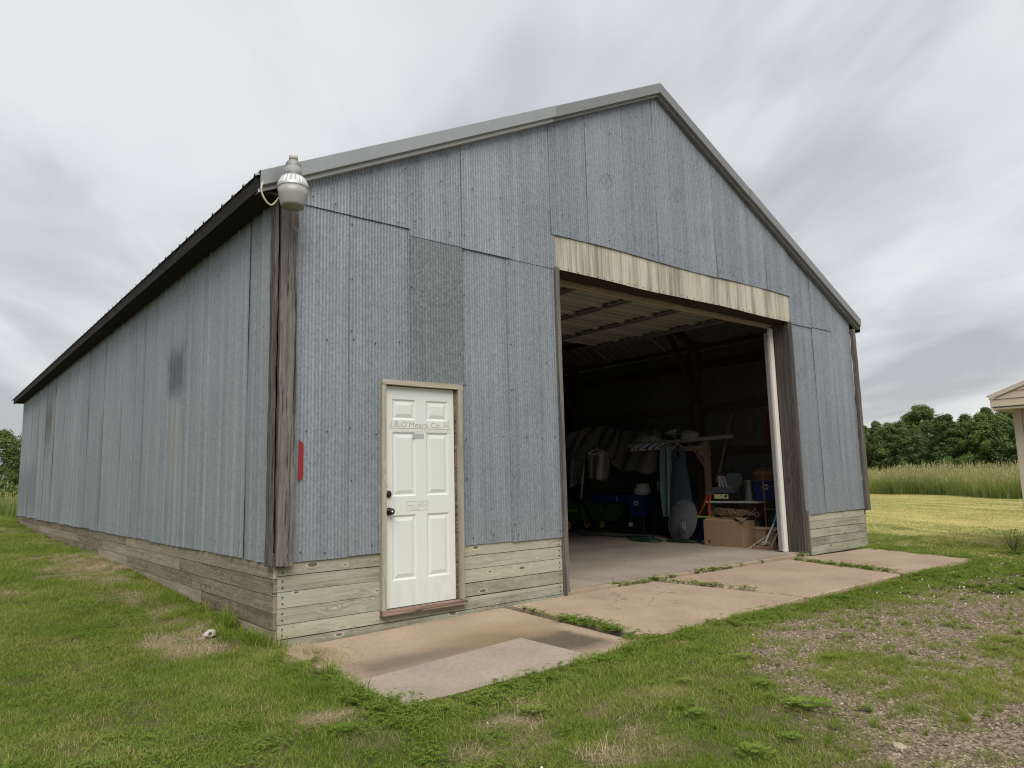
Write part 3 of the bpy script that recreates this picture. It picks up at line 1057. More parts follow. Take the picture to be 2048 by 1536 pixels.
# posts: rough weathered timbers
def rough_post(lo, hi, mat, name, n=28, jit=0.006):
    mb = MB()
    x0, y0, z0 = lo
    x1, y1, z1 = hi
    rs = random.Random(int(abs(x0 * 991 + y0 * 37) * 10))
    prof = [(x0, y0), (x0 + (x1 - x0) * .33, y0), (x0 + (x1 - x0) * .66, y0), (x1, y0), (x1, y1), (x0, y1)]
    vs, fs = [], []
    for i in range(n + 1):
        z = z0 + (z1 - z0) * i / n
        for (x, y) in prof:
            vs.append((x + rs.uniform(-jit, jit) * 0.6, y + rs.uniform(-jit, jit) * 0.6, z + (rs.uniform(-.015, .015) if i in (0, n) else 0)))
    k = len(prof)
    for i in range(n):
        for j in range(k):
            j2 = (j + 1) % k
            fs.append((i * k + j, i * k + j2, (i + 1) * k + j2, (i + 1) * k + j))
    fs += [tuple(range(k - 1, -1, -1)), tuple(n * k + j for j in range(k))]
    mb.add(vs, fs)
    return mb.build(name, mat, barn)


rough_post((0.004, -0.055, 0.60), (0.152, -0.012, 3.86), 'post_wood', 'corner_post')
rough_post((-0.040, -0.030, 0.595), (-0.014, 0.075, 3.76), 'post_wood', 'corner_post')
rough_post((10.362, -0.075, 0.585), (10.47, -0.022, 3.74), 'grey_wood', 'corner_post')
# lead-in boards at the opening
rough_post((3.236, -0.045, -0.02), (3.292, 0.06, 3.66), 'grey_wood', 'opening_jamb', n=20, jit=0.003)
rough_post((8.312, -0.012, 0.004), (8.372, 0.255, 3.66), 'grey_wood', 'opening_jamb', n=20, jit=0.003)
MB().box((8.372, -0.030, 0.02), (8.392, 0.02, 3.655), jit=.002).build('jamb_edge', 'grey_wood', barn)
MB().box((8.425, -0.034, -0.02), (8.462, 0.02, 0.66), jit=.002).build('jamb_edge', 'grey_wood', barn)
MB().box((8.215, 0.262, 0.035), (8.312, 0.305, 3.60), ch=.004).build('door_stop', 'white_trim', barn)
MB().box((8.195, 0.30, 0.05), (8.207, 0.36, 3.5)).build('track_edge', 'galv_trim', barn)
MB().box((3.20, 0.02, 3.64), (8.40, 0.255, 3.70)).build('header_beam', 'dark_lumber_x', barn)
MB().box((3.20, 0.02, 3.704), (8.40, 0.255, 4.05)).build('header_beam', 'dark_lumber_x', barn)
MB().box((3.22, 0.262, 3.565), (8.312, 0.305, 3.64), ch=.006).build('door_stop', 'pale_trim_x', barn)
MB().box((3.292, 0.262, 0.035), (3.36, 0.305, 3.562), ch=.004).build('door_stop', 'white_trim', barn)

# entry door and frame
fr = MB().box((DX0, -0.046, 0.122), (1.028, 0.05, 2.158), jit=.002).build('door_frame', 'frame_z', barn)
MB().box((1.838, -0.046, 0.122), (1.894, 0.05, 2.158), jit=.002).build('jamb', 'frame_z', fr)
MB().box((1.815, -0.012, 0.122), (1.836, 0.05, 2.156), jit=.002).build('stop_strip', 'sill_wood', fr)
MB().box((DX0, -0.050, 2.160), (1.894, 0.05, 2.206), jit=.002).build('head', 'frame_x', fr)
MB().box((DX0 - .002, -0.060, 0.074), (1.905, 0.05, 0.119), jit=.005).build('threshold', 'sill_wood', fr)


def entry_door():
    x0, x1, z0, z1, y = 1.031, 1.812, 0.126, 2.152, 0.0
    bm = MB()
    wd, ht = x1 - x0, z1 - z0
    cols = [(0.105, 0.435), (0.585, 0.91)]
    rws = [(0.12, 0.315), (0.43, 1.03), (1.20, 1.79)]
    xb = [0, cols[0][0], cols[0][1], cols[1][0], cols[1][1], 1.0]
    xb = [x0 + wd * t for t in xb]
    zb = [0, rws[0][0], rws[0][1], rws[1][0], rws[1][1], rws[2][0], rws[2][1], ht]
    zb = [z1 - t for t in zb]
    for i in range(5):
        for j in range(7):
            a, b, c, d = xb[i], xb[i + 1], zb[j + 1], zb[j]
            if i in (1, 3) and j in (1, 3, 5):
                rings = [(0, y), (0.006, y + 0.003), (0.016, y + 0.009), (0.024, y + 0.009), (0.055, y + 0.001)]
                pr = []
                for ins, yy in rings:
                    pr.append([(a + ins, yy, c + ins), (b - ins, yy, c + ins), (b - ins, yy, d - ins), (a + ins, yy, d - ins)])
                for k in range(len(pr) - 1):
                    for q in range(4):
                        q2 = (q + 1) % 4
                        bm.add([pr[k][q], pr[k][q2], pr[k + 1][q2], pr[k + 1][q]], [(0, 1, 2, 3)])
                bm.add(pr[-1], [(0, 1, 2, 3)])
            else:
                bm.add([(a, y, c), (b, y, c), (b, y, d), (a, y, d)], [(0, 1, 2, 3)])
    bm.box((x0, y + 0.0102, z0), (x1, y + 0.045, z1))
    for (a, b) in (((x0, y, z0), (x0 + .0005, y + .0102, z1)), ((x1 - .0005, y, z0), (x1, y + .0102, z1)), ((x0, y, z0), (x1, y + .0102, z0 + .0005)), ((x0, y, z1 - .0005), (x1, y + .0102, z1))):
        bm.box(a, b)
    d = bm.build('entry_door', 'door_paint', barn)
    d['label'] = 'off-white six panel entry door with faded company lettering'
    # knob and deadbolt: rosette, neck and ball, turned about the y axis
    def turned(name, cx, cz, prof, mat='black_metal'):
        mb = MB()
        vs, fs, n = [], [], 18
        for r, yy in prof:
            for k in range(n):
                vs.append((cx + r * math.cos(2 * math.pi * k / n), y - yy, cz + r * math.sin(2 * math.pi * k / n)))
        for i in range(len(prof) - 1):
            for k in range(n):
                fs.append((i * n + k, i * n + (k + 1) % n, (i + 1) * n + (k + 1) % n, (i + 1) * n + k))
        fs.append(tuple((len(prof) - 1) * n + k for k in range(n)))
        mb.add(vs, fs)
        return mb.build(name, mat, d, smooth=True)
    turned('knob', 1.075, 0.990, [(0.036, 0.0), (0.036, 0.006), (0.026, 0.012), (0.013, 0.016), (0.013, 0.032), (0.026, 0.038), (0.031, 0.05), (0.028, 0.064), (0.016, 0.069), (0.0, 0.0695)])
    turned('deadbolt', 1.068, 1.148, [(0.032, 0.0), (0.032, 0.012), (0.026, 0.02), (0.012, 0.022), (0.0, 0.0222)])
    turned('key_slot', 1.075, 0.990, [(0.010, 0.0695), (0.009, 0.0712), (0.0, 0.0714)], 'lamp_metal')
    yy = y - 0.0012
    text_obj('lettering', ".B.O'Meara Co.", 0.074, 'letter', d, (1.119, yy, 1.770), bold=0.0, width=0.542)
    jl = MB()
    jp = [(1.1085, 1.8235), (1.1085, 1.786), (1.106, 1.777), (1.099, 1.7735), (1.092, 1.776), (1.0895, 1.785)]
    for (a_, b_) in zip(jp[:-1], jp[1:]):
        jl.bar((a_[0], yy, a_[1]), (b_[0], yy, b_[1]), 0.0008, 0.0068)
    jl.build('lettering', 'letter', d)
    MB().box((1.086, yy - .0004, 1.7555), (1.775, yy, 1.761)).build('lettering_rule', 'letter', d)
    text_obj('lettering', 'THE PEOPLE MAKE THE DIFFERENCE', 0.034, 'letter_faint', d, (1.118, yy, 1.722), width=0.655)
    tm = MB()
    for k, (tx, th) in enumerate(((1.697, .098), (1.722, .085), (1.748, .085))):
        for q in range(6):
            zz = 1.782 + th * q / 6
            hw = 0.017 * (1 - q / 6.5)
            for s_ in (-1, 1):
                tm.add([(tx, yy, zz + .012), (tx + s_ * hw, yy, zz - .004), (tx + s_ * hw * .35, yy, zz)], [(0, 1, 2) if s_ < 0 else (0, 2, 1)])
        tm.box((tx - .002, yy - .0003, 1.768), (tx + .002, yy, 1.774))
    tm.build('tree_emblem', 'letter_red', d)
    MB().box((1.338, yy - .0004, 1.662), (1.462, yy, 1.710)).build('sticker', 'sticker_grey', d)
    lb = MB()
    rs = random.Random(2)
    for (a, b) in (((1.266, 1.072), (1.500, 1.072)), ((1.266, 0.986), (1.500, 0.986)), ((1.266, 0.986), (1.266, 1.072)), ((1.50, 0.986), (1.50, 1.072)), ((1.40, 0.99), (1.40, 1.068))):
        lb.bar((a[0], yy, a[1]), (b[0], yy, b[1]), 0.0006, 0.0022)
    for k in range(6):
        zz = 0.998 + k * 0.0125
        xx = 1.272
        while xx < 1.49:
            x2 = xx + rs.uniform(0.01, 0.04)
            if rs.random() < 0.7:
                lb.bar((xx, yy, zz + rs.uniform(-.003, .003)), (min(x2, 1.496), yy, zz + rs.uniform(-.003, .003)), 0.0006, 0.0018)
            xx = x2 + 0.006
    lb.build('label_residue', 'letter', d)
    hb = MB()
    for (ax, az) in ((1.055, 1.225), (1.066, 1.228), (1.055, 1.212), (1.066, 1.212)):
        hb.box((ax - .0025, yy - .0004, az - .0025), (ax + .0025, yy, az + .0025))
    hb.build('screw_hole', 'black_metal', d)


entry_door()

# reflector strip (fixed to the wall, could be lifted away)
rf = MB()
rf.add([(0.196, -0.020, 1.285), (0.238, -0.020, 1.310), (0.240, -0.020, 1.605), (0.200, -0.020, 1.632),
        (0.196, -0.012, 1.285), (0.238, -0.012, 1.310), (0.240, -0.012, 1.605), (0.200, -0.012, 1.632)],
       [(0, 1, 2, 3), (7, 6, 5, 4), (0, 4, 5, 1), (1, 5, 6, 2), (2, 6, 7, 3), (3, 7, 4, 0)])
tag(rf.build('reflector_strip', 'red_reflector'), 'narrow red reflector strip on the wall beside the corner post', 'reflector')

# roof
def roof_sheets():
    ov, fo, bo = 0.25, -0.10, 0.18
    x_e = -ov
    rib = [(0, 0), (0.012, 0.024), (0.038, 0.024), (0.05, 0), (0.14, 0), (0.147, .004), (0.156, .004), (0.163, 0)]
    pit = 0.28
    nper = 3
    yy = fo
    protoL = protoR = None
    lift = 0.138
    for (sg) in (-1, 1):
        y = fo
        proto = None
        while y < LEN + bo - 0.1:
            if proto is None:
                mb = MB()
                prof = []
                for k in range(nper):
                    prof += [(k * pit + a, h) for a, h in rib]
                prof.append((nper * pit, 0))
                vs, fs = [], []
                run = XR + ov if sg < 0 else (W - XR + ov)
                for t in (0.0, 1.0):
                    for (a, h) in prof:
                        dx = run * t
                        vs.append((sg * dx, a, -SL * dx + h))
                k = len(prof)
                for i in range(k - 1):
                    f = (i, i + 1, k + i + 1, k + i)
                    fs.append(f if sg > 0 else tuple(reversed(f)))
                mb.add(vs, fs)
                proto = mb.build('roof_sheet', 'roof_metal', barn, local=True)
                o = proto
            else:
                o = proto.copy()
                COL.objects.link(o)
                o.parent = barn
            o.location = (XR, y, ZR + lift + random.uniform(-.001, .001))
            y += nper * pit
    # ridge cap
    rc = MB()
    rc.add([(XR - .2, fo, ZR + lift - .2 * SL + .03), (XR, fo, ZR + lift + .03), (XR + .2, fo, ZR + lift - .2 * SL + .03),
            (XR - .2, LEN + bo, ZR + lift - .2 * SL + .03), (XR, LEN + bo, ZR + lift + .03), (XR + .2, LEN + bo, ZR + lift - .2 * SL + .03)],
           [(0, 1, 4, 3), (1, 2, 5, 4)])
    rc.build('ridge_cap', 'roof_metal', barn)
    # purlins and rafters under the sheets
    for sg in (-1, 1):
        for k in range(7):
            dx = 0.2 + k * 0.83
            x = XR + sg * dx
            z = ZR + lift - SL * dx - 0.055
            MB().bar((x, fo + .04, z), (x, LEN + bo - .02, z), 0.04, 0.09).build('purlin', 'dark_lumber_y', barn)
    # left eave: fascia and frieze boards
    zf = ZR + lift - SL * (XR + 0.20)
    MB().box((-0.235, fo + 0.02, zf - 0.155), (-0.195, LEN + bo, zf - 0.012), jit=.003).build('fascia_board', 'fascia_wood_shaded', barn)
    MB().box((-0.195, fo + 0.03, zf - 0.145), (0.0, LEN + bo - .01, zf - 0.12), jit=.002).build('soffit_board', 'fascia_wood_shaded', barn)
    zf2 = ZR + lift - SL * (W - XR + 0.20)
    MB().box((W + 0.195, fo + 0.02, zf2 - 0.17), (W + 0.235, LEN + bo, zf2 - 0.012), jit=.003).build('fascia_board', 'fascia_wood_shaded', barn)


roof_sheets()

# rake trim along the gable: face, step and lip, in sections
def rake(xa, xb, mat, lift0=0.0, ends=True):
    sg = -1 if (xa + xb) / 2 < XR else 1
    y0, y1 = -0.135, 0.02
    def zz(x): return ZR - SL * abs(x - XR)
    prof = [(0.045, 0.165), (y0, 0.165), (y0 - .004, 0.158), (y0 + 0.006, 0.03), (y0 + 0.050, 0.022), (y0 + .052, 0.018)]
    mb = MB()
    vs = []
    for x in (xa, xb):
        for (y, h) in prof:
            vs.append((x, y - lift0, zz(x) + h + lift0))
    k = len(prof)
    fs = [(i, i + 1, k + i + 1, k + i) for i in range(k - 1)]
    if xb > xa:
        fs = [tuple(reversed(f)) for f in fs]
    mb.add(vs, fs)
    o = mb.build('rake_trim', mat, barn)
    lp = MB()
    vs = []
    for x in (xa, xb):
        for (y, h) in [(-0.085, 0.020), (-0.088, -0.012), (-0.060, -0.014), (-0.02, -0.014), (-0.02, 0.02)]:
            vs.append((x, y - lift0, zz(x) + h))
    k = 5
    fs = [(i, (i + 1) % k, k + (i + 1) % k, k + i) for i in range(k)] + [(4, 3, 2, 1, 0), (5, 6, 7, 8, 9)]
    lp.add(vs, fs)
    lp.build('trim_lip', 'galv_lip' if mat == 'galv_trim' else 'galv_trim_dull', o)
    return o


rake(-0.22, 3.235, 'galv_trim', 0.004)
rake(3.215, XR, 'galv_trim_dull')
rake(XR, 7.30, 'galv_trim_dull')
rake(7.28, 10.58, 'galv_trim_dull', 0.004)

# overhead door raised under the roof: sections, stiles, tracks
od = empty('overhead_door', (5.8, 0.35, 3.88))
od.parent = barn
M['door_panel'] = simple('door_panel', (0.31, 0.32, 0.295), 0.5, var=0.08, scale=3)
M['door_rib'] = simple('door_rib', (0.34, 0.34, 0.30), 0.5, var=0.06, scale=3)
M['door_stile'] = simple('door_stile', (0.10, 0.105, 0.10), 0.7, var=0.2)
for k in range(6):
    ya = 0.42 + k * 0.60
    s = MB().box((3.30, ya, 3.90), (8.28, ya + 0.592, 3.94)).build('door_section', 'door_panel', od)
    for yo, hh in ((0.012, 0.038), (0.20, 0.016), (0.38, 0.016), (0.54, 0.038)):
        MB().add([(3.30, ya + yo, 3.899), (8.28, ya + yo, 3.899), (8.28, ya + yo + .02, 3.899 - hh), (3.30, ya + yo + .02, 3.899 - hh), (3.30, ya + yo + .045, 3.899), (8.28, ya + yo + .045, 3.899)],
                 [(0, 3, 2, 1), (3, 4, 5, 2)]).build('section_rib', 'door_rib', s)
    for xst in (3.42, 4.6, 5.78, 6.96, 8.14):
        MB().box((xst - .06, ya + 0.02, 3.843), (xst + .06, ya + 0.575, 3.848)).build('stile', 'door_stile', s)
for xt in (3.24, 8.33):
    pts = [(xt, 0.34, 0.10), (xt, 0.34, 3.35), (xt, 0.38, 3.55), (xt, 0.48, 3.72), (xt, 0.64, 3.83), (xt, 0.84, 3.87), (xt, 4.4, 3.88)]
    MB().tube(pts, 0.022, 6).build('track', 'galv_trim_dull', od)

# frame: columns, girts, braces, trusses
for yc in (3.24, 6.90, 10.56, 14.22):
    MB().box((W - 0.20, yc - .07, 0.0), (W - 0.06, yc + .07, 4.0)).build('column', 'dark_lumber_z', barn)
    MB().box((0.06, yc - .07, 0.0), (0.20, yc + .07, 4.0)).build('column', 'dark_lumber_z', barn)
    MB().bar((W - 0.17, yc - .10, 2.72), (W - 1.42, yc - .10, 4.55), 0.04, 0.15).build('knee_brace', 'dark_lumber_z', barn)
    MB().bar((0.17, yc - .10, 2.72), (1.42, yc - .10, 4.55), 0.04, 0.15).build('knee_brace', 'dark_lumber_z', barn)
    tr = MB().bar((0.1, yc, 4.22), (W - .1, yc, 4.22), 0.04, 0.14).build('truss', 'dark_lumber_x', barn)
    for sg in (-1, 1):
        ex = XR + sg * (XR - .1 if sg < 0 else W - XR - .1)
        MB().bar((ex, yc, zrake(ex) + 0.0), (XR, yc, ZR - .02), 0.04, 0.14).build('rafter', 'dark_lumber_x', tr)
        MB().bar((XR + sg * 2.6, yc, zrake(XR + sg * 2.6) - .05), (XR + sg * 1.2, yc, 4.25), 0.04, 0.09).build('web', 'dark_lumber_x', tr)
        MB().bar((XR, yc, ZR - .1), (XR + sg * 1.2, yc, 4.25), 0.04, 0.09).build('web', 'dark_lumber_x', tr)
for z in (0.95, 1.72, 2.62, 3.52):
    for x0 in (W - 0.058, 0.016):
        MB().box((x0, 0.05, z - .07), (x0 + .040, LEN - .05, z + .07)).build('girt', 'dark_lumber_y', barn)
for xc in (3.10, 8.39):
    MB().box((xc, 0.06, 0.0), (xc + .13, 0.25, 4.2)).build('column', 'dark_lumber_z', barn)
# ------------------------------------------------------------------ things stored inside
def mats(**kw):
    for k, (c, r_) in kw.items():
        M[k] = simple(k, c, r_, var=0.12, scale=6)


mats(tote_blue=((0.008, 0.026, 0.115), 0.5), deep_green=((0.014, 0.085, 0.022), 0.5), cardboard=((0.27, 0.175, 0.10), 0.85), planter=((0.36, 0.27, 0.165), 0.6),
     dish_grey=((0.135, 0.138, 0.146), 0.6), dress_blue=((0.040, 0.060, 0.084), 0.9), teal_bag=((0.10, 0.175, 0.16), 0.45), plastic_white=((0.23, 0.225, 0.205), 0.55),
     hanger_white=((0.58, 0.56, 0.52), 0.5), hanger_blue=((0.03, 0.05, 0.2), 0.5), orange=((0.50, 0.075, 0.015), 0.5), lime=((0.28, 0.42, 0.05), 0.6),
     hose_green=((0.016, 0.035, 0.028), 0.45), grey_plastic=((0.15, 0.165, 0.18), 0.5), black_plastic=((0.012, 0.012, 0.013), 0.5), table_white=((0.50, 0.49, 0.46), 0.5),
     label_yellow=((0.62, 0.60, 0.33), 0.6), steel=((0.36, 0.35, 0.33), 0.28), wheel_yellow=((0.62, 0.40, 0.03), 0.5), rubber=((0.012, 0.012, 0.012), 0.9), rust=((0.10, 0.045, 0.03), 0.8),
     vine_brown=((0.15, 0.10, 0.06), 0.9), broom_tan=((0.24, 0.155, 0.08), 0.8), broom_red=((0.22, 0.04, 0.03), 0.7), stick_pale=((0.42, 0.36, 0.27), 0.7), pole_blue=((0.05, 0.30, 0.42), 0.45),
     stick_green=((0.10, 0.17, 0.12), 0.6), paper=((0.40, 0.37, 0.34), 0.9), brick_red=((0.24, 0.13, 0.09), 0.9), red_cloth=((0.13, 0.012, 0.012), 0.85), basket=((0.22, 0.12, 0.05), 0.8),
     foil=((0.40, 0.40, 0.42), 0.3), print_dark=((0.03, 0.03, 0.035), 0.6), print_yellow=((0.5, 0.38, 0.05), 0.6))
M['steel'].node_tree.nodes['Principled BSDF'].inputs['Metallic'].default_value = 0.9 if 'Principled BSDF' in M['steel'].node_tree.nodes else 0.9


def clear_plastic():
    m, nt, out = new_mat('clear_plastic')
    v = opos(nt)
    n = NOISE(nt, MAP(nt, v, scale=(5, 5, 1.2)), 1.0, 2, 0.5, 0.4)
    d = N(nt, 'ShaderNodeBsdfPrincipled')
    d.inputs['Base Color'].default_value = (0.32, 0.315, 0.295, 1)
    d.inputs['Roughness'].default_value = 0.25
    t = N(nt, 'ShaderNodeBsdfTransparent')
    b = N(nt, 'ShaderNodeBump')
    b.inputs['Strength'].default_value = 0.6
    b.inputs['Distance'].default_value = 0.03
    LK(nt, n, b.inputs['Height'])
    LK(nt, b.outputs[0], d.inputs['Normal'])
    mx = N(nt, 'ShaderNodeMixShader')
    LK(nt, RAMP(nt, n, [(0.38, 0.14), (0.66, 0.7)]), mx.inputs[0])
    LK(nt, t.outputs[0], mx.inputs[1])
    LK(nt, d.outputs[0], mx.inputs[2])
    LK(nt, mx.outputs[0], out.inputs[0])
    return m


M['clear_plastic'] = clear_plastic()
FZ = 0.03


def tapered(mb, c, top, bot, z0, z1, wall=0.0, n=1):
    """open-topped tapered box, half sizes top/bot=(x,y)"""
    cx, cy = c
    def ring(h, z, ins=0):
        return [(cx - h[0] + ins, cy - h[1] + ins, z), (cx + h[0] - ins, cy - h[1] + ins, z), (cx + h[0] - ins, cy + h[1] - ins, z), (cx - h[0] + ins, cy + h[1] - ins, z)]
    o = ring(bot, z0) + ring(top, z1)
    fs = [(3, 2, 1, 0)] + [(k, (k + 1) % 4, 4 + (k + 1) % 4, 4 + k) for k in range(4)]
    if wall:
        o += ring(top, z1, wall) + ring(bot, z0 + wall, wall)
        fs += [(4 + k, 4 + (k + 1) % 4, 8 + (k + 1) % 4, 8 + k) for k in range(4)]
        fs += [(8 + k, 8 + (k + 1) % 4, 12 + (k + 1) % 4, 12 + k) for k in range(4)] + [(12, 13, 14, 15)]
    else:
        fs += [(4, 5, 6, 7)]
    return mb.add(o, fs)


def tote(loc, rz, sx, sy, h, label, mat='tote_blue', lid='tote_blue', lidname='lid', tagm=True):
    t = empty('storage_tote', loc, rz, label, 'storage tote', 'plastic storage totes in the barn')
    mb = MB()
    tapered(mb, (0, 0), (sx / 2, sy / 2), (sx / 2 - .04, sy / 2 - .04), 0, h, 0.006 if lid is None else 0)
    mb.box((-sx / 2 - .012, -sy / 2 - .012, h - .03), (sx / 2 + .012, sy / 2 + .012, h - .004))
    mb.build('bin', mat, t, local=True)
    if lid:
        lb = MB().cbox((-sx / 2 - .015, -sy / 2 - .015, h + .001), (sx / 2 + .015, sy / 2 + .015, h + .035), 0.008)
        lb.build(lidname, lid, t, local=True)
    if tagm:
        s = MB().box((-sx / 2 - 0.004, -0.05, h * .55), (-sx / 2 + .012, 0.05, h * .55 + .09)).build('label_sticker', 'table_white', t, local=True)
        MB().box((-sx / 2 - 0.006, -0.03, h * .55 + .02), (-sx / 2 - .0042, 0.02, h * .55 + .07)).build('print', 'tote_blue', s, local=True)
    return t


# satellite dish, leaning on the stored things
def dish():
    t = empty('satellite_dish', (8.93, 2.90, FZ), 0, 'grey oval satellite dish leaning upright on the barn floor', 'satellite dish')
    mb = MB()
    def fn(u, v):
        r, a = u, v * 2 * math.pi
        rr = max(r, 0.001)
        x = 0.09 * r * r
        return (x, 0.385 * rr * math.cos(a), 0.405 + 0.405 * rr * math.sin(a))
    tilt = Matrix.Rotation(R(14), 4, 'Y') @ Matrix.Rotation(R(-10), 4, 'Z')
    mb.grid(fn, 10, 36)
    mb.grid(lambda u, v: (fn(u, v)[0] + .006, fn(u, v)[1], fn(u, v)[2]), 10, 36)
    mb.tube([fn(1.0, k / 36) for k in range(37)], 0.008, 6, cap=False)
    mb.v = [tuple(tilt @ Vector(p)) for p in mb.v]
    mb.build('reflector', 'dish_grey', t, smooth=True, local=True)
    def tr(p): return tuple(tilt @ Vector(p))
    b = MB()
    b.v = []
    b.cbox((-0.03, -0.22, 0.18), (-0.002, -0.10, 0.36), 0.01)
    b.cbox((-0.09, -0.20, 0.21), (-0.03, -0.12, 0.33), 0.01)
    b.v = [tr(p) for p in b.v]
    b.build('bracket', 'grey_plastic', t, local=True)
    for k, (ya, za) in enumerate(((-0.13, 0.31), (-0.19, 0.29), (-0.16, 0.23))):
        MB().tube([tr((-0.08, ya, za)), tr((-0.20, ya - .12, za - .10)), tr((-0.24, ya - .24, za - .17))], 0.011, 6).build('strut', 'steel', t, local=True)
    for (ya, za) in ((-0.10, 0.39), (-0.22, 0.39), (-0.10, 0.16), (-0.22, 0.16)):
        MB().tube([tr((0.0, ya, za)), tr((-0.02, ya, za))], 0.011, 8).build('bolt', 'steel', t, local=True)


dish()


def hose():
    t = empty('garden_hose', (8.75, 2.95, FZ), 0, 'dark green garden hose coiled on the floor under the dish', 'garden hose')
    rs = random.Random(3)
    for c in range(3):
        pts = []
        cx, cy = (0, -0.25, 0.2)[c], (-0.35, 0.35, 0.9)[c]
        for k in range(46):
            a = k / 46 * 2 * math.pi * 3
            rad = 0.28 + 0.05 * math.sin(a * 1.7 + c) + 0.02 * k / 46
            pts.append((cx + rad * 0.55 * math.cos(a), cy + rad * 1.15 * math.sin(a), 0.014 + 0.010 * (k // 15) + rs.uniform(0, .004)))
        MB().tube(pts, 0.011, 6).build('coil', 'hose_green', t, local=True, smooth=True)
    MB().tube([(0.2, 1.3, .012), (0.25, 1.9, .012), (0.1, 2.5, .012)], 0.011, 6).build('tail', 'hose_green', t, local=True)


hose()


def cardboard():
    t = empty('cardboard_box', (8.80, 1.57, FZ), R(-2), 'large plain brown cardboard box on the floor by the doorway', 'box')
    h = 0.43
    mb = MB().cbox((-0.29, -0.405, 0), (0.06, 0.405, h), 0.006)
    mb.build('carton', 'cardboard', t, local=True)
    MB().add([(-0.29, -.405, h), (-.29, .405, h), (-.10, .39, h + .05), (-.10, -.39, h + .05)], [(0, 1, 2, 3)]).build('flap', 'cardboard', t, local=True)
    MB().box((-0.2925, 0.27, 0.04), (-0.2908, 0.31, 0.09)).build('print_mark', 'print_dark', t, local=True)


cardboard()


def vines():
    t = empty('dried_vines', (8.72, 1.62, 0.495), 0, 'tangle of dry brown vines and wire lying on the cardboard box', 'vines')
    rs = random.Random(8)
    mb = MB()
    for k in range(26):
        a0 = rs.uniform(0, 6.28)
        pts = []
        cx, cy, rad = rs.uniform(-.1, .1), rs.uniform(-.3, .1), rs.uniform(.10, .26)
        for q in range(9):
            a = a0 + q * 0.42
            pts.append((cx + rad * .7 * math.cos(a), cy + rad * 1.4 * math.sin(a), 0.012 + rs.uniform(0, .10) + 0.07 * math.sin(q)**2))
        mb.tube(pts, rs.uniform(.003, .007), 5)
    mb.build('stems', 'vine_brown', t, local=True)
    for k in range(4):
        MB().tube([(-.12, -.2 - .05 * k, .03), (-.22, -.34 - .03 * k, .01), (-.26, -.46 - .03 * k, -.04)], [.012, .02, .004], 6).build('loose_end', 'vine_brown', t, local=True)


vines()


def folding_table():
    t = empty('folding_table', (9.55, 1.84, FZ), 0, 'white topped folding table under the stacked tubs', 'table')
    MB().cbox((-0.40, -0.56, 0.70), (0.40, 0.56, 0.735), 0.008).build('tabletop', 'table_white', t, local=True)
    for sx in (-.32, .32):
        for sy in (-.48, .48):
            MB().tube([(sx, sy, 0), (sx, sy * .92, .70)], 0.012, 6).build('leg', 'rust', t, local=True)
    MB().tube([(-.3, .3, .3), (-.3, -.1, .69)], 0.01, 6).build('brace', 'rust', t, local=True)


folding_table()
TZ = FZ + 0.736


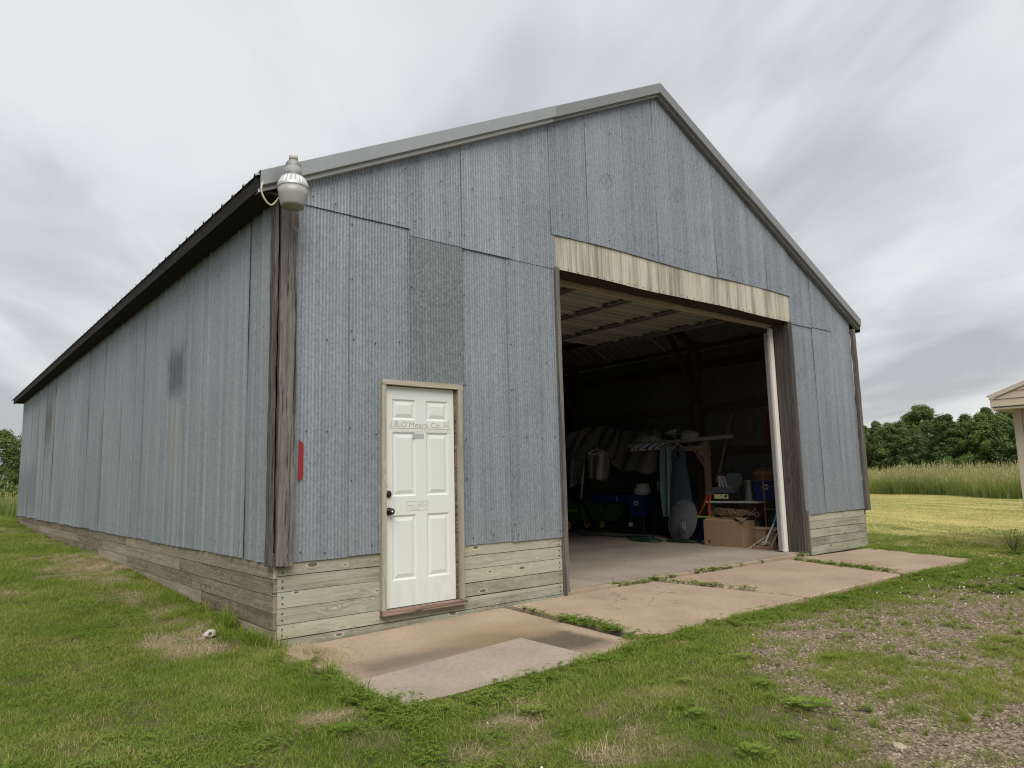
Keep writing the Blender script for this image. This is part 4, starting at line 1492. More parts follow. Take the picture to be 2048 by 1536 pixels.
def stuff_on_table():
    t = empty('tool_case', (9.40, 2.02, TZ), 0, 'black case with a pale yellow label on the folding table', 'case')
    MB().cbox((-.19, -.34, 0), (.19, .36, .145), .012).build('case_body', 'black_plastic', t, local=True)
    s = MB().box((-.1935, -.12, .045), (-.1915, .18, .125)).build('case_label', 'label_yellow', t, local=True)
    MB().add([(-.1945, -.02, .07), (-.1945, -.09, .07), (-.1945, -.10, .105), (-.1945, -.06, .115)], [(0, 1, 2, 3)]).build('print', 'print_dark', s, local=True)
    MB().box((-.1945, .02, .095), (-.1937, .04, .115)).build('print', 'print_dark', s, local=True)
    zc = TZ + .146
    t = empty('plastic_tub', (9.50, 2.12, zc), 0, 'grey plastic tub lying flat on the black case', 'tub')
    mb = MB()
    tapered(mb, (0, 0), (.17, .25), (.14, .22), 0, .10, .006)
    mb.build('tub_body', 'grey_plastic', t, local=True)
    MB().box((-.18, -.26, .092), (.18, .26, .104)).build('tub_lid', 'grey_plastic', t, local=True)
    t = empty('plastic_tub', (9.82, 2.16, zc), R(4), 'grey plastic tub standing on its end against the wall', 'tub')
    mb = MB()
    tapered(mb, (0, 0), (.05, .165), (.05, .165), 0, .36)
    bm = bmesh.new()
    me = mb.build('tub_body', 'grey_plastic', t, local=True)
    bm.from_mesh(me.data)
    bmesh.ops.bevel(bm, geom=[e for e in bm.edges], offset=.03, segments=3, affect='EDGES')
    bm.to_mesh(me.data)
    bm.free()
    t = empty('steel_pot', (9.52, 1.66, TZ), 0, 'stainless steel stock pot on the folding table', 'pot')
    MB().lathe([(.13, 0), (.135, .01), (.135, .36), (.142, .365), (.142, .372), (.125, .372), (.125, .03)], 26).build('pot_body', 'steel', t, local=True, smooth=True)
    for sy in (-1, 1):
        MB().tube([(0.04, sy * .135, .29), (.04, sy * .175, .30), (-.04, sy * .175, .30), (-.04, sy * .135, .29)], .007, 6).build('handle', 'steel', t, local=True)
    for k in range(3):
        o = MB().tube([(9.62 + .03 * k, 2.36 - .07 * k, zc + .01), (9.68, 2.40 - .05 * k, zc + .30)], .025, 10).build('foil_roll', 'foil')
        tag(o, f'{["rear","middle","front"][k]} silver foil roll of the three standing beside the grey tub', 'roll', 'foil rolls on the table')
    tote((9.56, 1.26, TZ), R(3), .36, .50, .36, 'blue lidless storage tote at the near end of the folding table', lid=None)
    t = empty('wicker_basket', (9.58, 1.33, TZ + .365), 0, 'brown wicker basket with wire letters on top of the blue tote', 'basket')
    mb = MB()
    for q in range(7):
        rad = .13 + .012 * q
        mb.tube([(rad * .8 * math.cos(a * .35), rad * 1.3 * math.sin(a * .35), .012 + q * .02) for a in range(19)], .011, 6, cap=False)
    mb.build('weave', 'basket', t, local=True)
    MB().tube([(0, .19, .1), (0, .12, .21), (0, -.12, .21), (0, -.19, .1)], .01, 6).build('handle', 'basket', t, local=True)
    MB().box((-.16, -.24, -.004), (.16, .2, .006)).build('board', 'basket', t, local=True)
    text_obj('wire_letters', 'ON', .14, 'broom_tan', t, (-.16, .13, .09), rot=(R(90), 0, R(-90)), extr=.003)


stuff_on_table()

# broom against the wall
t = empty('broom', (10.02, 2.62, 0.9), 0, 'straw broom with a thick wooden handle leaning bristles down on the wall', 'broom')
MB().tube([(0.02, 0.0, .45), (.27, -.19, 1.55)], .024, 8).build('handle', 'broom_tan', t, local=True)
MB().add([(-.03, .10, .20), (-.03, -.10, .18), (.03, -.10, .18), (.03, .10, .20), (0, .03, .46), (0, -.03, .46), (.03, -.03, .46), (.03, .03, .46)],
         [(3, 2, 1, 0), (4, 5, 6, 7), (0, 1, 5, 4), (1, 2, 6, 5), (2, 3, 7, 6), (3, 0, 4, 7)]).build('bristles', 'broom_tan', t, local=True)
MB().box((-.025, -.055, .36), (.04, .055, .40)).build('binding', 'broom_red', t, local=True)

# clothes rack of rough lumber
t = empty('clothes_rack', (9.52, 3.0, FZ), 0, 'rough lumber clothes rack with a long pole wrapped in plastic', 'clothes rack')
MB().box((-.03, -.50, 0), (.06, -.41, 1.86)).build('post', 'lumber_z', t, local=True)
MB().tube([(0, -1.06, 1.93), (0, .6, 1.90), (0, 1.5, 1.88)], .042, 10).build('pole', 'plastic_white', t, local=True)
MB().bar((0, -.46, 1.36), (0, -.16, 1.76), .04, .09, (1, 0, 0)).build('brace', 'lumber_z', t, local=True)
MB().box((-.02, -.41, 1.70), (.02, .20, 1.79)).build('rail', 'lumber_y', t, local=True)


def hanger(loc, mat, rz):
    t = empty('clothes_hanger', loc, rz)
    MB().tube([(0, 0, -.07), (-.0, .0, 0), (0, .03, .035), (0, .055, .02), (0, .05, -.005)], .0045, 6).build('hook', 'steel', t, local=True)
    MB().tube([(0, 0, -.07), (0, -.10, -.11), (0, -.21, -.175), (0, -.20, -.19), (0, 0, -.185), (0, .20, -.19), (0, .21, -.175), (0, .10, -.11), (0, 0, -.07)], .010, 6).build('shoulders', mat, t, local=True)
    return t


for k in range(10):
    y = 3.52 + k * 0.072
    h = hanger((9.50, y, 1.955 + FZ), ('hanger_white', 'hanger_blue', 'hanger_white')[k % 3], R(52 + (k * 37) % 30))
    c_ = 'blue' if k % 3 == 1 else 'white'
    tag(h, f'empty {c_} plastic hanger, {["first","second","third","fourth","fifth","sixth","seventh","eighth","ninth","tenth"][k]} along the pole from the teal garment', 'hanger', f'bunched {c_} hangers on the rack pole')


def dress():
    t = empty('blue_dress', (9.40, 3.12, 0), 0, 'long slate blue sleeveless dress hanging from the rack pole', 'dress')
    mb = MB()
    prof = [(0.42, .27, .09), (.7, .255, .09), (1.0, .235, .085), (1.25, .20, .08), (1.44, .17, .075), (1.5, .165, .075), (1.6, .185, .08), (1.70, .16, .06), (1.80, .08, .02)]
    n = 40
    vs, fs = [], []
    for (z, wy, wx) in prof:
        fold = .022 * max(0, (1.45 - z))
        for k in range(n):
            a = 2 * math.pi * k / n
            rr = 1 + fold / .2 * math.sin(a * 9 + z * 1.5)
            vs.append((wx * math.cos(a) * rr, wy * math.sin(a) * rr, z - (0.16 if z > 1.65 and abs(math.sin(a)) < .35 else 0)))
    for i in range(len(prof) - 1):
        for k in range(n):
            fs.append((i * n + k, i * n + (k + 1) % n, (i + 1) * n + (k + 1) % n, (i + 1) * n + k))
    mb.add(vs, fs)
    mb.build('cloth', 'dress_blue', t, smooth=True, local=True)
    for s_ in (-1, 1):
        MB().tube([(0.0, s_ * .09, 1.74), (0, s_ * .05, 1.92)], .006, 5).build('strap', 'dress_blue', t, local=True)
    MB().tube([(0, -.12, 1.80), (0, 0, 1.88), (0, .12, 1.80)], .008, 6).build('hanger_bar', 'hanger_white', t, local=True)


dress()


def garment(loc, wy, z0, z1, mat, name, label, cat, seed):
    t = empty(name, loc, 0, label, cat)
    rs = random.Random(seed)
    mb = MB()
    ph = [rs.uniform(0, 6) for _ in range(3)]
    def fn(u, v):
        z = z0 + (z1 - z0) * v
        sh = 1 - .55 * max(0, (v - .88) / .12) ** 2
        y = (u - .5) * 2 * wy * sh
        x = .05 * math.sin(u * 9 + ph[0] + v * 2) + .02 * math.sin(u * 23 + ph[1] + v * 5)
        return (x - .04, y, z + .02 * math.sin(u * 14 + ph[2]) * (1 - v))
    mb.grid(fn, 28, 18)
    mb.grid(lambda u, v: (fn(u, v)[0] + .07, fn(u, v)[1], fn(u, v)[2]), 28, 18)
    mb.build('cover', mat, t, smooth=True, local=True)
    MB().tube([(0, -.08, z1 - .03), (0, 0, z1 + .03), (0, .08, z1 - .03)], .008, 6).build('hanger_bar', 'hanger_white', t, local=True)
    MB().tube([(0, 0, z1 + .03), (0, 0, z1 + .12)], .005, 6).build('hook', 'steel', t, local=True)
    return t


garment((9.42, 3.40, 0), .15, .45, 1.83, 'teal_bag', 'garment_bag', 'pale teal garment in clear wrap beside the blue dress', 'garment', 1)
garment((9.50, 5.40, 0), .27, 1.20, 1.86, 'clear_plastic', 'plastic_garment_cover', 'clear plastic garment cover on a lone white hanger', 'garment cover', 2)
t_ = hanger((9.46, 5.40, 1.955), 'hanger_white', R(70))
tag(t_, 'lone white hanger inside the clear plastic garment cover', 'hanger')


def drape():
    t = empty('plastic_sheeting', (9.75, 5.1, 0), 0, 'torn clear plastic sheeting draped over the far end of the rack', 'plastic sheeting')
    rs = random.Random(5)
    def strip(ya, yb, zt, zb, seed, mat='clear_plastic'):
        ph = rs.uniform(0, 6)
        mb = MB()
        def fn(u, v):
            y = ya + (yb - ya) * u
            sag = zb + .18 * math.sin(u * 5 + ph) + .05 * math.sin(u * 17 + ph)
            z = sag + (zt + .05 * math.sin(u * 7 + ph) - sag) * v
            x = .10 * math.sin(u * 6 + ph + v) + .03 * math.sin(u * 31 + v * 4) - .16 * (1 - v)
            return (x, y, z)
        mb.grid(fn, 40, 14)
        return mb.build('sheet', mat, t, smooth=True, local=True)
    M['sheet_plastic'] = simple('sheet_plastic', (0.12, 0.118, 0.11), 0.35, var=0.4, scale=3)
    strip(-1.3, 1.15, 2.25, 1.5, 1, 'sheet_plastic')
    strip(.85, 1.25, 2.1, .95, 2)
    strip(-.2, 1.6, 2.38, 1.85, 3, 'sheet_plastic')
    strip(-2.2, -.7, 2.15, 1.9, 4)
    strip(1.1, 2.4, 2.2, 1.5, 5)
drape()


def bundle(loc, s, label, seed, name='plastic_bundle'):
    t = empty(name, loc, 0, label, 'plastic bundle')
    bm = bmesh.new()
    bmesh.ops.create_icosphere(bm, subdivisions=4, radius=1)
    rs = random.Random(seed)
    fr = [Vector((rs.uniform(-5, 5), rs.uniform(-5, 5), rs.uniform(-5, 5))) for _ in range(6)]
    for v in bm.verts:
        d = sum(abs(math.sin(v.co.dot(f) + i)) for i, f in enumerate(fr)) / 6
        v.co = Vector((v.co.x * s[0], v.co.y * s[1], v.co.z * s[2])) * (.7 + .5 * d)
    me = bpy.data.meshes.new('wrap')
    bm.to_mesh(me)
    bm.free()
    me.materials.append(M['plastic_white'])
    for p in me.polygons:
        p.use_smooth = True
    o = bpy.data.objects.new('wrap', me)
    COL.objects.link(o)
    o.parent = t
    o.location = (0, 0, s[2] * .8)


bundle((9.62, 4.05, 1.93), (.14, .32, .10), 'crumpled pale plastic bundle lying on the pole above the hangers', 1)
bundle((9.52, 2.92, 1.95), (.11, .20, .10), 'crumpled pale plastic bundle on the pole above the blue dress', 2)
bundle((9.62, 2.66, 1.55), (.09, .13, .20), 'white coil of rope and plastic hanging between rack brace and dress', 3, 'rope_coil')
o = MB().cbox((9.70, 3.25, 2.0), (9.95, 3.62, 2.07), .01).build('black_tray', 'black_plastic')
tag(o, 'flat black tray lying on the wrapped pole above the teal garment', 'tray')

# totes, bins, cart and mower along the wall
tote((9.85, 4.50, FZ + .39), R(4), .44, .46, .40, 'blue tote with a white square label on top of the black crate')
o = empty('paper_bag', (9.80, 4.42, FZ + .828), 0, 'crumpled white bag on the blue tote left of the dress', 'bag')
bundle_src = MB().lathe([(.14, 0), (.17, .06), (.15, .13), (.11, .19), (.13, .24)], 9, sy=1.3).build('bag_body', 'paper', o, local=True)
o = tag(empty('black_crate', (9.92, 5.0, FZ)), 'long black crate on the floor holding the blue tote', 'crate')
mb = MB().cbox((-.22, -.65, 0), (.26, .02, .385), .012)
mb.build('crate_body', 'black_plastic', o, local=True)
MB().box((-.224, -.34, .16), (-.2205, -.23, .25)).build('crate_sticker', 'table_white', o, local=True)
for k in range(2):
    MB().box((-.223, -.6 + k * .30, .06), (-.2205, -.36 + k * .30, .075)).build('rib', 'black_plastic', o, local=True)
o = tag(empty('black_cabinet', (9.95, 3.95, FZ)), 'low black cabinet behind the dish', 'cabinet')
MB().cbox((-.25, -.22, 0.04), (.25, .20, .87), .012).build('cabinet_body', 'black_plastic', o, local=True)
MB().box((-.27, -.23, .87), (.27, .21, .89)).build('cabinet_top', 'black_plastic', o, local=True)
for sy in (-.2, .18):
    MB().tube([(-.22, sy, 0), (-.22, sy, .06)], .015, 6).build('foot', 'black_plastic', o, local=True)
o = tag(empty('glass_lantern', (9.78, 3.98, FZ + .892)), 'slim clear glass lantern standing on the black cabinet', 'lantern')
MB().lathe([(.035, 0), (.04, .02), (.02, .04), (.02, .06)], 14).build('lantern_base', 'steel', o, local=True)
MB().lathe([(.018, .062), (.024, .10), (.020, .16), (.014, .22)], 14).build('chimney', 'foil', o, local=True, smooth=True)

o = tag(empty('bucket', (9.32, 2.60, FZ)), 'deep blue plastic bucket holding the orange handled tool', 'bucket')
MB().lathe([(.13, 0), (.17, .40), (.178, .40), (.178, .42), (.16, .42), (.125, .02)], 22).build('bucket_body', 'tote_blue', o, local=True, smooth=True)
o = tag(empty('garden_shears', (9.18, 2.46, FZ + .422)), 'pair of orange handled shears with a lime green base on the blue bucket', 'shears')
MB().cbox((-.06, -.22, 0), (.06, .14, .035), .01).build('base', 'lime', o, local=True)
MB().tube([(0, .10, .035), (-.02, -.06, .24), (-.02, -.16, .46)], [.02, .018, .022], 8).build('handle', 'orange', o, local=True)
MB().tube([(.01, -.14, .035), (-.01, -.16, .22), (-.02, -.21, .46)], [.024, .022, .026], 8).build('handle', 'orange', o, local=True)
MB().box((-.05, -.25, .44), (.03, -.12, .47)).build('clamp', 'grey_plastic', o, local=True)


def cart():
    t = empty('lawn_cart', (9.85, 5.45, 0), 0, 'green lawn cart with a square leaping animal emblem under a blue lid', 'cart')
    mb = MB()
    tapered(mb, (0, 0), (.32, .44), (.26, .30), .30, .68, .01)
    mb.build('tub', 'deep_green', t, local=True)
    e = MB().cbox((-.316, -.06, .50), (-.29, .06, .62), .006).build('emblem_plate', 'print_dark', t, local=True)
    MB().add([(-.3185, .04, .53), (-.3185, .045, .545), (-.3185, .01, .565), (-.3185, .0, .59), (-.3185, -.008, .59), (-.3185, -.01, .57), (-.3185, -.045, .55), (-.3185, -.04, .535), (-.3185, 0, .55)],
             [(0, 1, 2, 8), (2, 3, 4, 5), (2, 5, 8), (5, 6, 7, 8)]).build('leaping_animal', 'plastic_white', e, local=True)
    for (a, b) in (((-.055, .505), (.055, .51)), ((-.055, .61), (.055, .615)), ((-.055, .505), (-.05, .615)), ((.05, .505), (.055, .615))):
        MB().box((-.3180, a[0], a[1]), (-.3165, b[0], b[1])).build('emblem_border', 'plastic_white', e, local=True)
    MB().cbox((-.36, -.56, .70), (.30, .30, .86), .03).build('lid', 'tote_blue', t, local=True)
    for sy in (-.33, .33):
        w_ = empty('wheel', (0.05, sy, .18 + FZ))
        w_.parent = t
        mb = MB()
        mb.tube([(0, -.04, 0), (0, .04, 0)], .18, 20)
        mb.build('tyre', 'rubber', w_, local=True)
        MB().tube([(0, -.045, 0), (0, .045, 0)], .09, 16).build('rim', 'print_yellow', w_, local=True)


cart()


def mower():
    t = empty('riding_mower', (9.72, 6.57, FZ), 0, 'green riding mower with yellow wheel and side lettering at the far end of the row', 'mower')
    h = MB()
    h.add([(-.26, -.62, .28), (.22, -.62, .28), (.22, .5, .28), (-.26, .5, .28), (-.20, -.55, .60), (.16, -.55, .60), (.18, .45, .70), (-.22, .45, .70)],
          [(3, 2, 1, 0), (4, 5, 6, 7), (0, 1, 5, 4), (1, 2, 6, 5), (2, 3, 7, 6), (3, 0, 4, 7)])
    h.build('hood', 'deep_green', t, local=True)
    MB().cbox((-.2, .5, .30), (.2, 1.1, .62), .05).build('seat', 'wheel_yellow', t, local=True)
    MB().cbox((-.42, -.1, .10), (.30, .8, .26), .03).build('mowing_deck', 'deep_green', t, local=True)
    for (y, r_) in ((-.30, .16), (.95, .24)):
        for x in (-.34, .28):
            w_ = empty('wheel', (x, y, r_))
            w_.parent = t
            MB().tube([(-.06, 0, 0), (.06, 0, 0)], r_, 22).build('tyre', 'rubber', w_, local=True)
            MB().tube([(-.064, 0, 0), (.064, 0, 0)], r_ * .62, 18).build('rim', 'wheel_yellow', w_, local=True)
            MB().tube([(-.07, 0, 0), (.07, 0, 0)], r_ * .2, 10).build('hub', 'rubber', w_, local=True)
    MB().tube([(0, .40, .7), (0, .55, .95)], .02, 6).build('steering_column', 'black_plastic', t, local=True)
    text_obj('lettering', 'JOHN DEERE', .075, 'print_yellow', t, (-.262, -.06, .46), rot=(R(83), 0, R(-90)), bold=.001, width=.42, extr=.001)


mower()
o = tag(empty('red_can', (10.08, 7.55, FZ + .92)), 'dark red can on the shelf behind the mower', 'can')
MB().lathe([(.17, 0), (.17, .22), (.14, .26), (.05, .30), (.05, .33)], 16).build('can_body', 'red_cloth', o, local=True, smooth=True)
MB().tube([(0, -.1, .27), (0, -.08, .37), (0, .08, .37), (0, .1, .27)], .012, 6).build('handle', 'black_plastic', o, local=True)
o = tag(empty('low_shelf', (10.08, 7.95, FZ)), 'low dark shelf against the wall behind the mower', 'shelf')
MB().box((-.28, -.55, .89), (.28, .5, .918)).build('shelf_board', 'dark_lumber_y', o, local=True)
for sx in (-.24, .24):
    for sy in (-.5, .45):
        MB().box((sx - .03, sy - .03, 0), (sx + .03, sy + .03, .889)).build('leg', 'dark_lumber_z', o, local=True)

# planter, sticks and odds by the jamb
o = tag(empty('planter_pot', (9.02, 1.02, FZ), R(8)), 'beige square plastic planter beside the cardboard box', 'planter')
mb = MB()
tapered(mb, (0, 0), (.17, .21), (.12, .15), 0, .31, .008)
mb.build('pot_body', 'planter', o, local=True)
mb = MB()
for lo, hi in (((-.19, -.23, .285), (-.165, .23, .325)), ((.165, -.23, .285), (.19, .23, .325)), ((-.165, -.23, .285), (.165, -.205, .325)), ((-.165, .205, .285), (.165, .23, .325))):
    mb.box(lo, hi)
mb.build('rim', 'planter', o, local=True)
o = tag(empty('hand_truck', (8.86, 0.80, FZ)), 'rusty hand truck frame standing behind the planter', 'hand truck')
for y in (-.16, .16):
    MB().tube([(0, y, 0), (0, y, 1.18)], .014, 8).build('rail', 'rust', o, local=True)
for z in (.25, .62, 1.0):
    MB().tube([(0, -.16, z), (0, .16, z)], .011, 8).build('crossbar', 'rust', o, local=True)
MB().tube([(0, -.16, 1.18), (.04, -.1, 1.26), (.04, .1, 1.26), (0, .16, 1.18)], .014, 8).build('handle', 'rust', o, local=True)
MB().box((-.18, -.18, 0.004), (0.01, .18, .014)).build('toe_plate', 'rust', o, local=True)
bags = tag(empty('black_bag', (9.30, .95, FZ)), 'bulging black bin bag in the corner behind the planter', 'bin bag')
mb = MB()
prof = [(.12, 0), (.30, .05), (.36, .25), (.32, .48), (.2, .62), (.07, .68), (.09, .74)]
mb.lathe(prof, 18)
mb.v = [(x * (1 + .12 * math.sin(9 * math.atan2(y, x) + z * 12)), y * (1 + .1 * math.sin(7 * math.atan2(y, x) + z * 9)), z) for x, y, z in mb.v]
mb.build('bag_body', 'black_plastic', bags, local=True, smooth=True)
for (a, b, r_, mt, lab, cat) in (
        ((8.34, 0.99, FZ + .01), (8.70, 0.42, .50), .006, 'stick_pale', 'thin pale stake slanting across the planter to the jamb', 'stake'),
        ((8.46, 0.58, FZ + .02), (8.60, 0.40, .42), .007, 'orange', 'short orange stake leaning by the door jamb', 'stake'),
        ((8.40, 0.50, FZ + .02), (8.64, 0.36, .62), .008, 'stick_green', 'grey-green stake leaning by the door jamb', 'stake'),
        ((8.44, 0.66, FZ + .02), (8.62, 0.46, .55), .006, 'table_white', 'thin white stake leaning by the door jamb', 'stake')):
    o = MB().tube([a, ((a[0] + b[0]) / 2 + .01, (a[1] + b[1]) / 2, (a[2] + b[2]) / 2), b], r_, 6).build('garden_stake', mt)
    tag(o, lab, cat)
o = tag(empty('mop_pole', (8.42, .72, FZ)), 'blue and white pole leaning behind the door jamb', 'pole')
MB().tube([(0, 0, .12), (.10, -.10, .40)], .013, 8).build('lower_tube', 'table_white', o, local=True)
MB().tube([(.10, -.10, .40), (.20, -.20, .75)], .014, 8).build('upper_tube', 'pole_blue', o, local=True)
o = MB().cbox((8.42, .60, FZ), (8.62, .98, FZ + .045), .006).build('brick_paver', 'brick_red')
tag(o, 'flat reddish paver lying inside the right side of the doorway', 'paver')
o = tag(empty('crumpled_paper', (8.56, .80, FZ + .047)), 'crumpled pale paper lying on the reddish paver', 'paper')
bm = bmesh.new()
bmesh.ops.create_icosphere(bm, subdivisions=3, radius=.075)
for v in bm.verts:
    v.co = v.co * random.uniform(.6, 1.15)
    v.co.z = v.co.z * .55 + .035
me = bpy.data.meshes.new('paper_ball')
bm.to_mesh(me)
bm.free()
me.materials.append(M['paper'])
q = bpy.data.objects.new('paper_ball', me)
COL.objects.link(q)
q.parent = o
o = tag(empty('red_jacket', (10.16, 1.46, 1.85)), 'dark red jacket hanging high on the inner wall by the jamb', 'jacket')
mb = MB()
mb.grid(lambda u, v: (.05 * math.sin(u * 12) * (1 - v) - .03, (u - .5) * (.34 - .12 * v), .02 + v * .55), 14, 8)
mb.grid(lambda u, v: (.05 * math.sin(u * 12) * (1 - v) + .05, (u - .5) * (.34 - .12 * v), .02 + v * .55), 14, 8)
mb.build('cloth', 'red_cloth', o, local=True, smooth=True)
MB().tube([(.02, 0, .56), (.17, 0, .60)], .008, 6).build('peg', 'steel', o, local=True)

# ------------------------------------------------------------------ yard light and its cable
yl = empty('yard_light', (0.0, -0.29, 3.56), label='white yard light with frosted bowl on the barn corner', cat='lamp')
lb = MB()
lb.lathe([(0.092, 0.0), (0.100, 0.02), (0.118, 0.10), (0.126, 0.165), (0.120, 0.165), (0.094, 0.03), (0.086, 0.012)], 36)
lb.v = [(x, y, z) for x, y, z in lb.v]
lb.build('bowl', 'lamp_lens', yl, local=True, smooth=True)
MB().lathe([(0.126, 0.160), (0.130, 0.166), (0.130, 0.180), (0.126, 0.186)], 36, close=False).build('rim', 'lamp_metal', yl, local=True, smooth=True)
fl_ = MB()
vs, fs, n = [], [], 72
for (r_, z, a) in ((0.128, 0.184, 0.0), (0.120, 0.205, 1.0), (0.098, 0.250, 1.0), (0.076, 0.268, 0.0), (0.066, 0.270, 0.0)):
    for k in range(n):
        rr = r_ + a * 0.0035 * (1 if k % 3 == 0 else -0.6)
        t = 2 * math.pi * k / n
        vs.append((rr * math.cos(t), rr * math.sin(t), z))
for i in range(4):
    for k in range(n):
        fs.append((i * n + k, i * n + (k + 1) % n, (i + 1) * n + (k + 1) % n, (i + 1) * n + k))
fl_.add(vs, fs)
fl_.build('fluted_collar', 'lamp_ring', yl, local=True)
hs = MB().lathe([(0.066, 0.268), (0.068, 0.29), (0.066, 0.36), (0.064, 0.380), (0.052, 0.398), (0.030, 0.402)], 28).build('ballast_housing', 'lamp_dull', yl, local=True)
MB().lathe([(0.0685, 0.30), (0.0688, 0.302), (0.0678, 0.345), (0.0672, 0.347)], 28, close=False).build('label_band', 'sticker_grey', hs, local=True, smooth=True)
MB().lathe([(0.034, 0.400), (0.034, 0.418), (0.038, 0.420), (0.036, 0.452), (0.030, 0.458), (0.0, 0.459)], 20, close=False).build('photocell', 'lamp_white', yl, local=True, smooth=True)
MB().tube([(0, 0.06, 0.33), (0.0, 0.14, 0.31), (0.03, 0.225, 0.29)], 0.02, 10).build('arm', 'lamp_metal', yl, local=True, smooth=True)
MB().cbox((-0.02, 0.20, 0.22), (0.075, 0.229, 0.32), 0.004).build('mounting_plate', 'lamp_metal', yl, local=True)
for z in (0.275, 0.295):
    MB().box((-0.072, -0.02, z), (-0.064, 0.0, z + .012)).build('latch', 'lamp_metal', yl, local=True)
cb = MB()
CABLE = [(-0.185, -0.085, 3.80), (-0.195, -0.13, 3.785), (-0.215, -0.15, 3.74), (-0.21, -0.15, 3.68), (-0.175, -0.15, 3.62), (-0.135, -0.15, 3.595), (-0.10, -0.15, 3.62), (-0.07, -0.16, 3.67), (-0.035, -0.19, 3.72), (-0.01, -0.23, 3.80)]
pts = CABLE
sm = []
for i in range(len(pts) - 1):
    p0, p1, p2, p3 = (Vector(pts[max(0, min(len(pts) - 1, i + k))]) for k in (-1, 0, 1, 2))
    for s_ in range(5):
        t = s_ / 5
        sm.append(.5 * ((2 * p1) + (p2 - p0) * t + (2 * p0 - 5 * p1 + 4 * p2 - p3) * t * t + (3 * p1 - p0 - 3 * p2 + p3) * t ** 3))
cb.tube(sm, 0.0075, 8)
tag(cb.build('electric_cable', 'cable', smooth=True), 'loop of pale cable running from the yard light under the eave', 'cable')

# ------------------------------------------------------------------ neighbouring shed at the edge of the view
sh = empty('vinyl_shed', (10.75, -4.4, -0.02), label='small beige vinyl sided shed with gable facing the barn yard', cat='shed')
SX, SY0, SY1 = 10.70, -6.4, -2.27          # wall plane x, far and near corner
EZ, SLS = 2.18, 0.37                       # eave height of the wall and roof slope
RY = (SY0 + SY1) / 2
zc = 0.0
k = 0
while zc < EZ + 1.0:
    z0, z1 = zc, zc + 0.112
    ya, yb = SY0 + .1, SY1 - 0.105
    if z1 < EZ + .02:
        mb = MB()
        mb.add([(SX - .018, ya, z0), (SX - .018, yb, z0), (SX - .002, yb, z1), (SX - .002, ya, z1), (SX, ya, z0), (SX, yb, z0)], [(0, 3, 2, 1), (0, 1, 5, 4)])
        mb.build('siding_board', 'siding', sh)
    zc = z1
MB().box((SX, SY0, -.2), (SX + 2.6, SY1 - .001, EZ)).build('wall', 'siding', sh)
MB().box((SX - .028, SY1 - 0.10, -.05), (SX + .05, SY1 + .012, EZ - 0.02), ch=.006).build('corner_trim', 'siding_trim', sh)
MB().box((SX - .028, SY0 - .012, -.05), (SX + .05, SY0 + 0.10, EZ - 0.02), ch=.006).build('corner_trim', 'siding_trim', sh)
# gable box that overhangs the wall
GX, OV = SX - 0.36, 0.18
gy0, gy1 = SY0 - OV, SY1 + OV
gz = 2.17
hgt = (gy1 - RY) * SLS
zc = gz + 0.0
i = 0
while zc < gz + hgt + .1:
    z0, z1 = zc, zc + .112
    def yl(z): return RY + max(0.0, (gz + 0.11 + hgt - z) / SLS)
    a0, a1 = min(gy1, yl(z0)), min(gy1, yl(z1))
    if a0 - RY > .05:
        MB().add([(GX - .014, 2 * RY - a0, z0), (GX - .014, a0, z0), (GX - .002, a1, z1), (GX - .002, 2 * RY - a1, z1), (GX, a0, z0), (GX, 2 * RY - a0, z0)],
                 [(0, 3, 2, 1), (0, 1, 4, 5)]).build('gable_board', 'siding', sh)
    zc = z1
MB().box((GX + .002, gy0 + .01, gz - .045), (SX + 2.7, gy1 - .01, gz - .02)).build('soffit', 'siding', sh)
MB().box((GX - .012, gy1 - .012, gz - .05), (SX + 2.7, gy1 + .012, gz + .115)).build('fascia', 'siding_trim', sh)
for sg in (-1, 1):
    ye = RY + sg * (gy1 - RY + .02)
    MB().add([(GX - .03, RY, gz + .12 + hgt + .0), (GX - .03, ye, gz + .11), (GX - .03, ye, gz + .172), (GX - .03, RY, gz + .186 + hgt),
              (GX + .0, RY, gz + .12 + hgt), (GX + .0, ye, gz + .11), (GX + .0, ye, gz + .172), (GX + .0, RY, gz + .186 + hgt)],
             [(0, 1, 2, 3), (7, 6, 5, 4), (0, 4, 5, 1), (2, 6, 7, 3)]).build('rake_board', 'siding_trim', sh)
    MB().add([(GX - .026, RY, gz + .170 + hgt), (GX - .026, ye + sg * .03, gz + .155), (SX + 2.75, ye + sg * .03, gz + .155), (SX + 2.75, RY, gz + .170 + hgt),
              (GX - .026, RY, gz + .182 + hgt), (GX - .026, ye + sg * .03, gz + .167), (SX + 2.75, ye + sg * .03, gz + .167), (SX + 2.75, RY, gz + .182 + hgt)],
             [(0, 1, 2, 3), (7, 6, 5, 4), (0, 4, 5, 1), (1, 5, 6, 2), (2, 6, 7, 3)]).build('roof', 'siding_roof', sh)

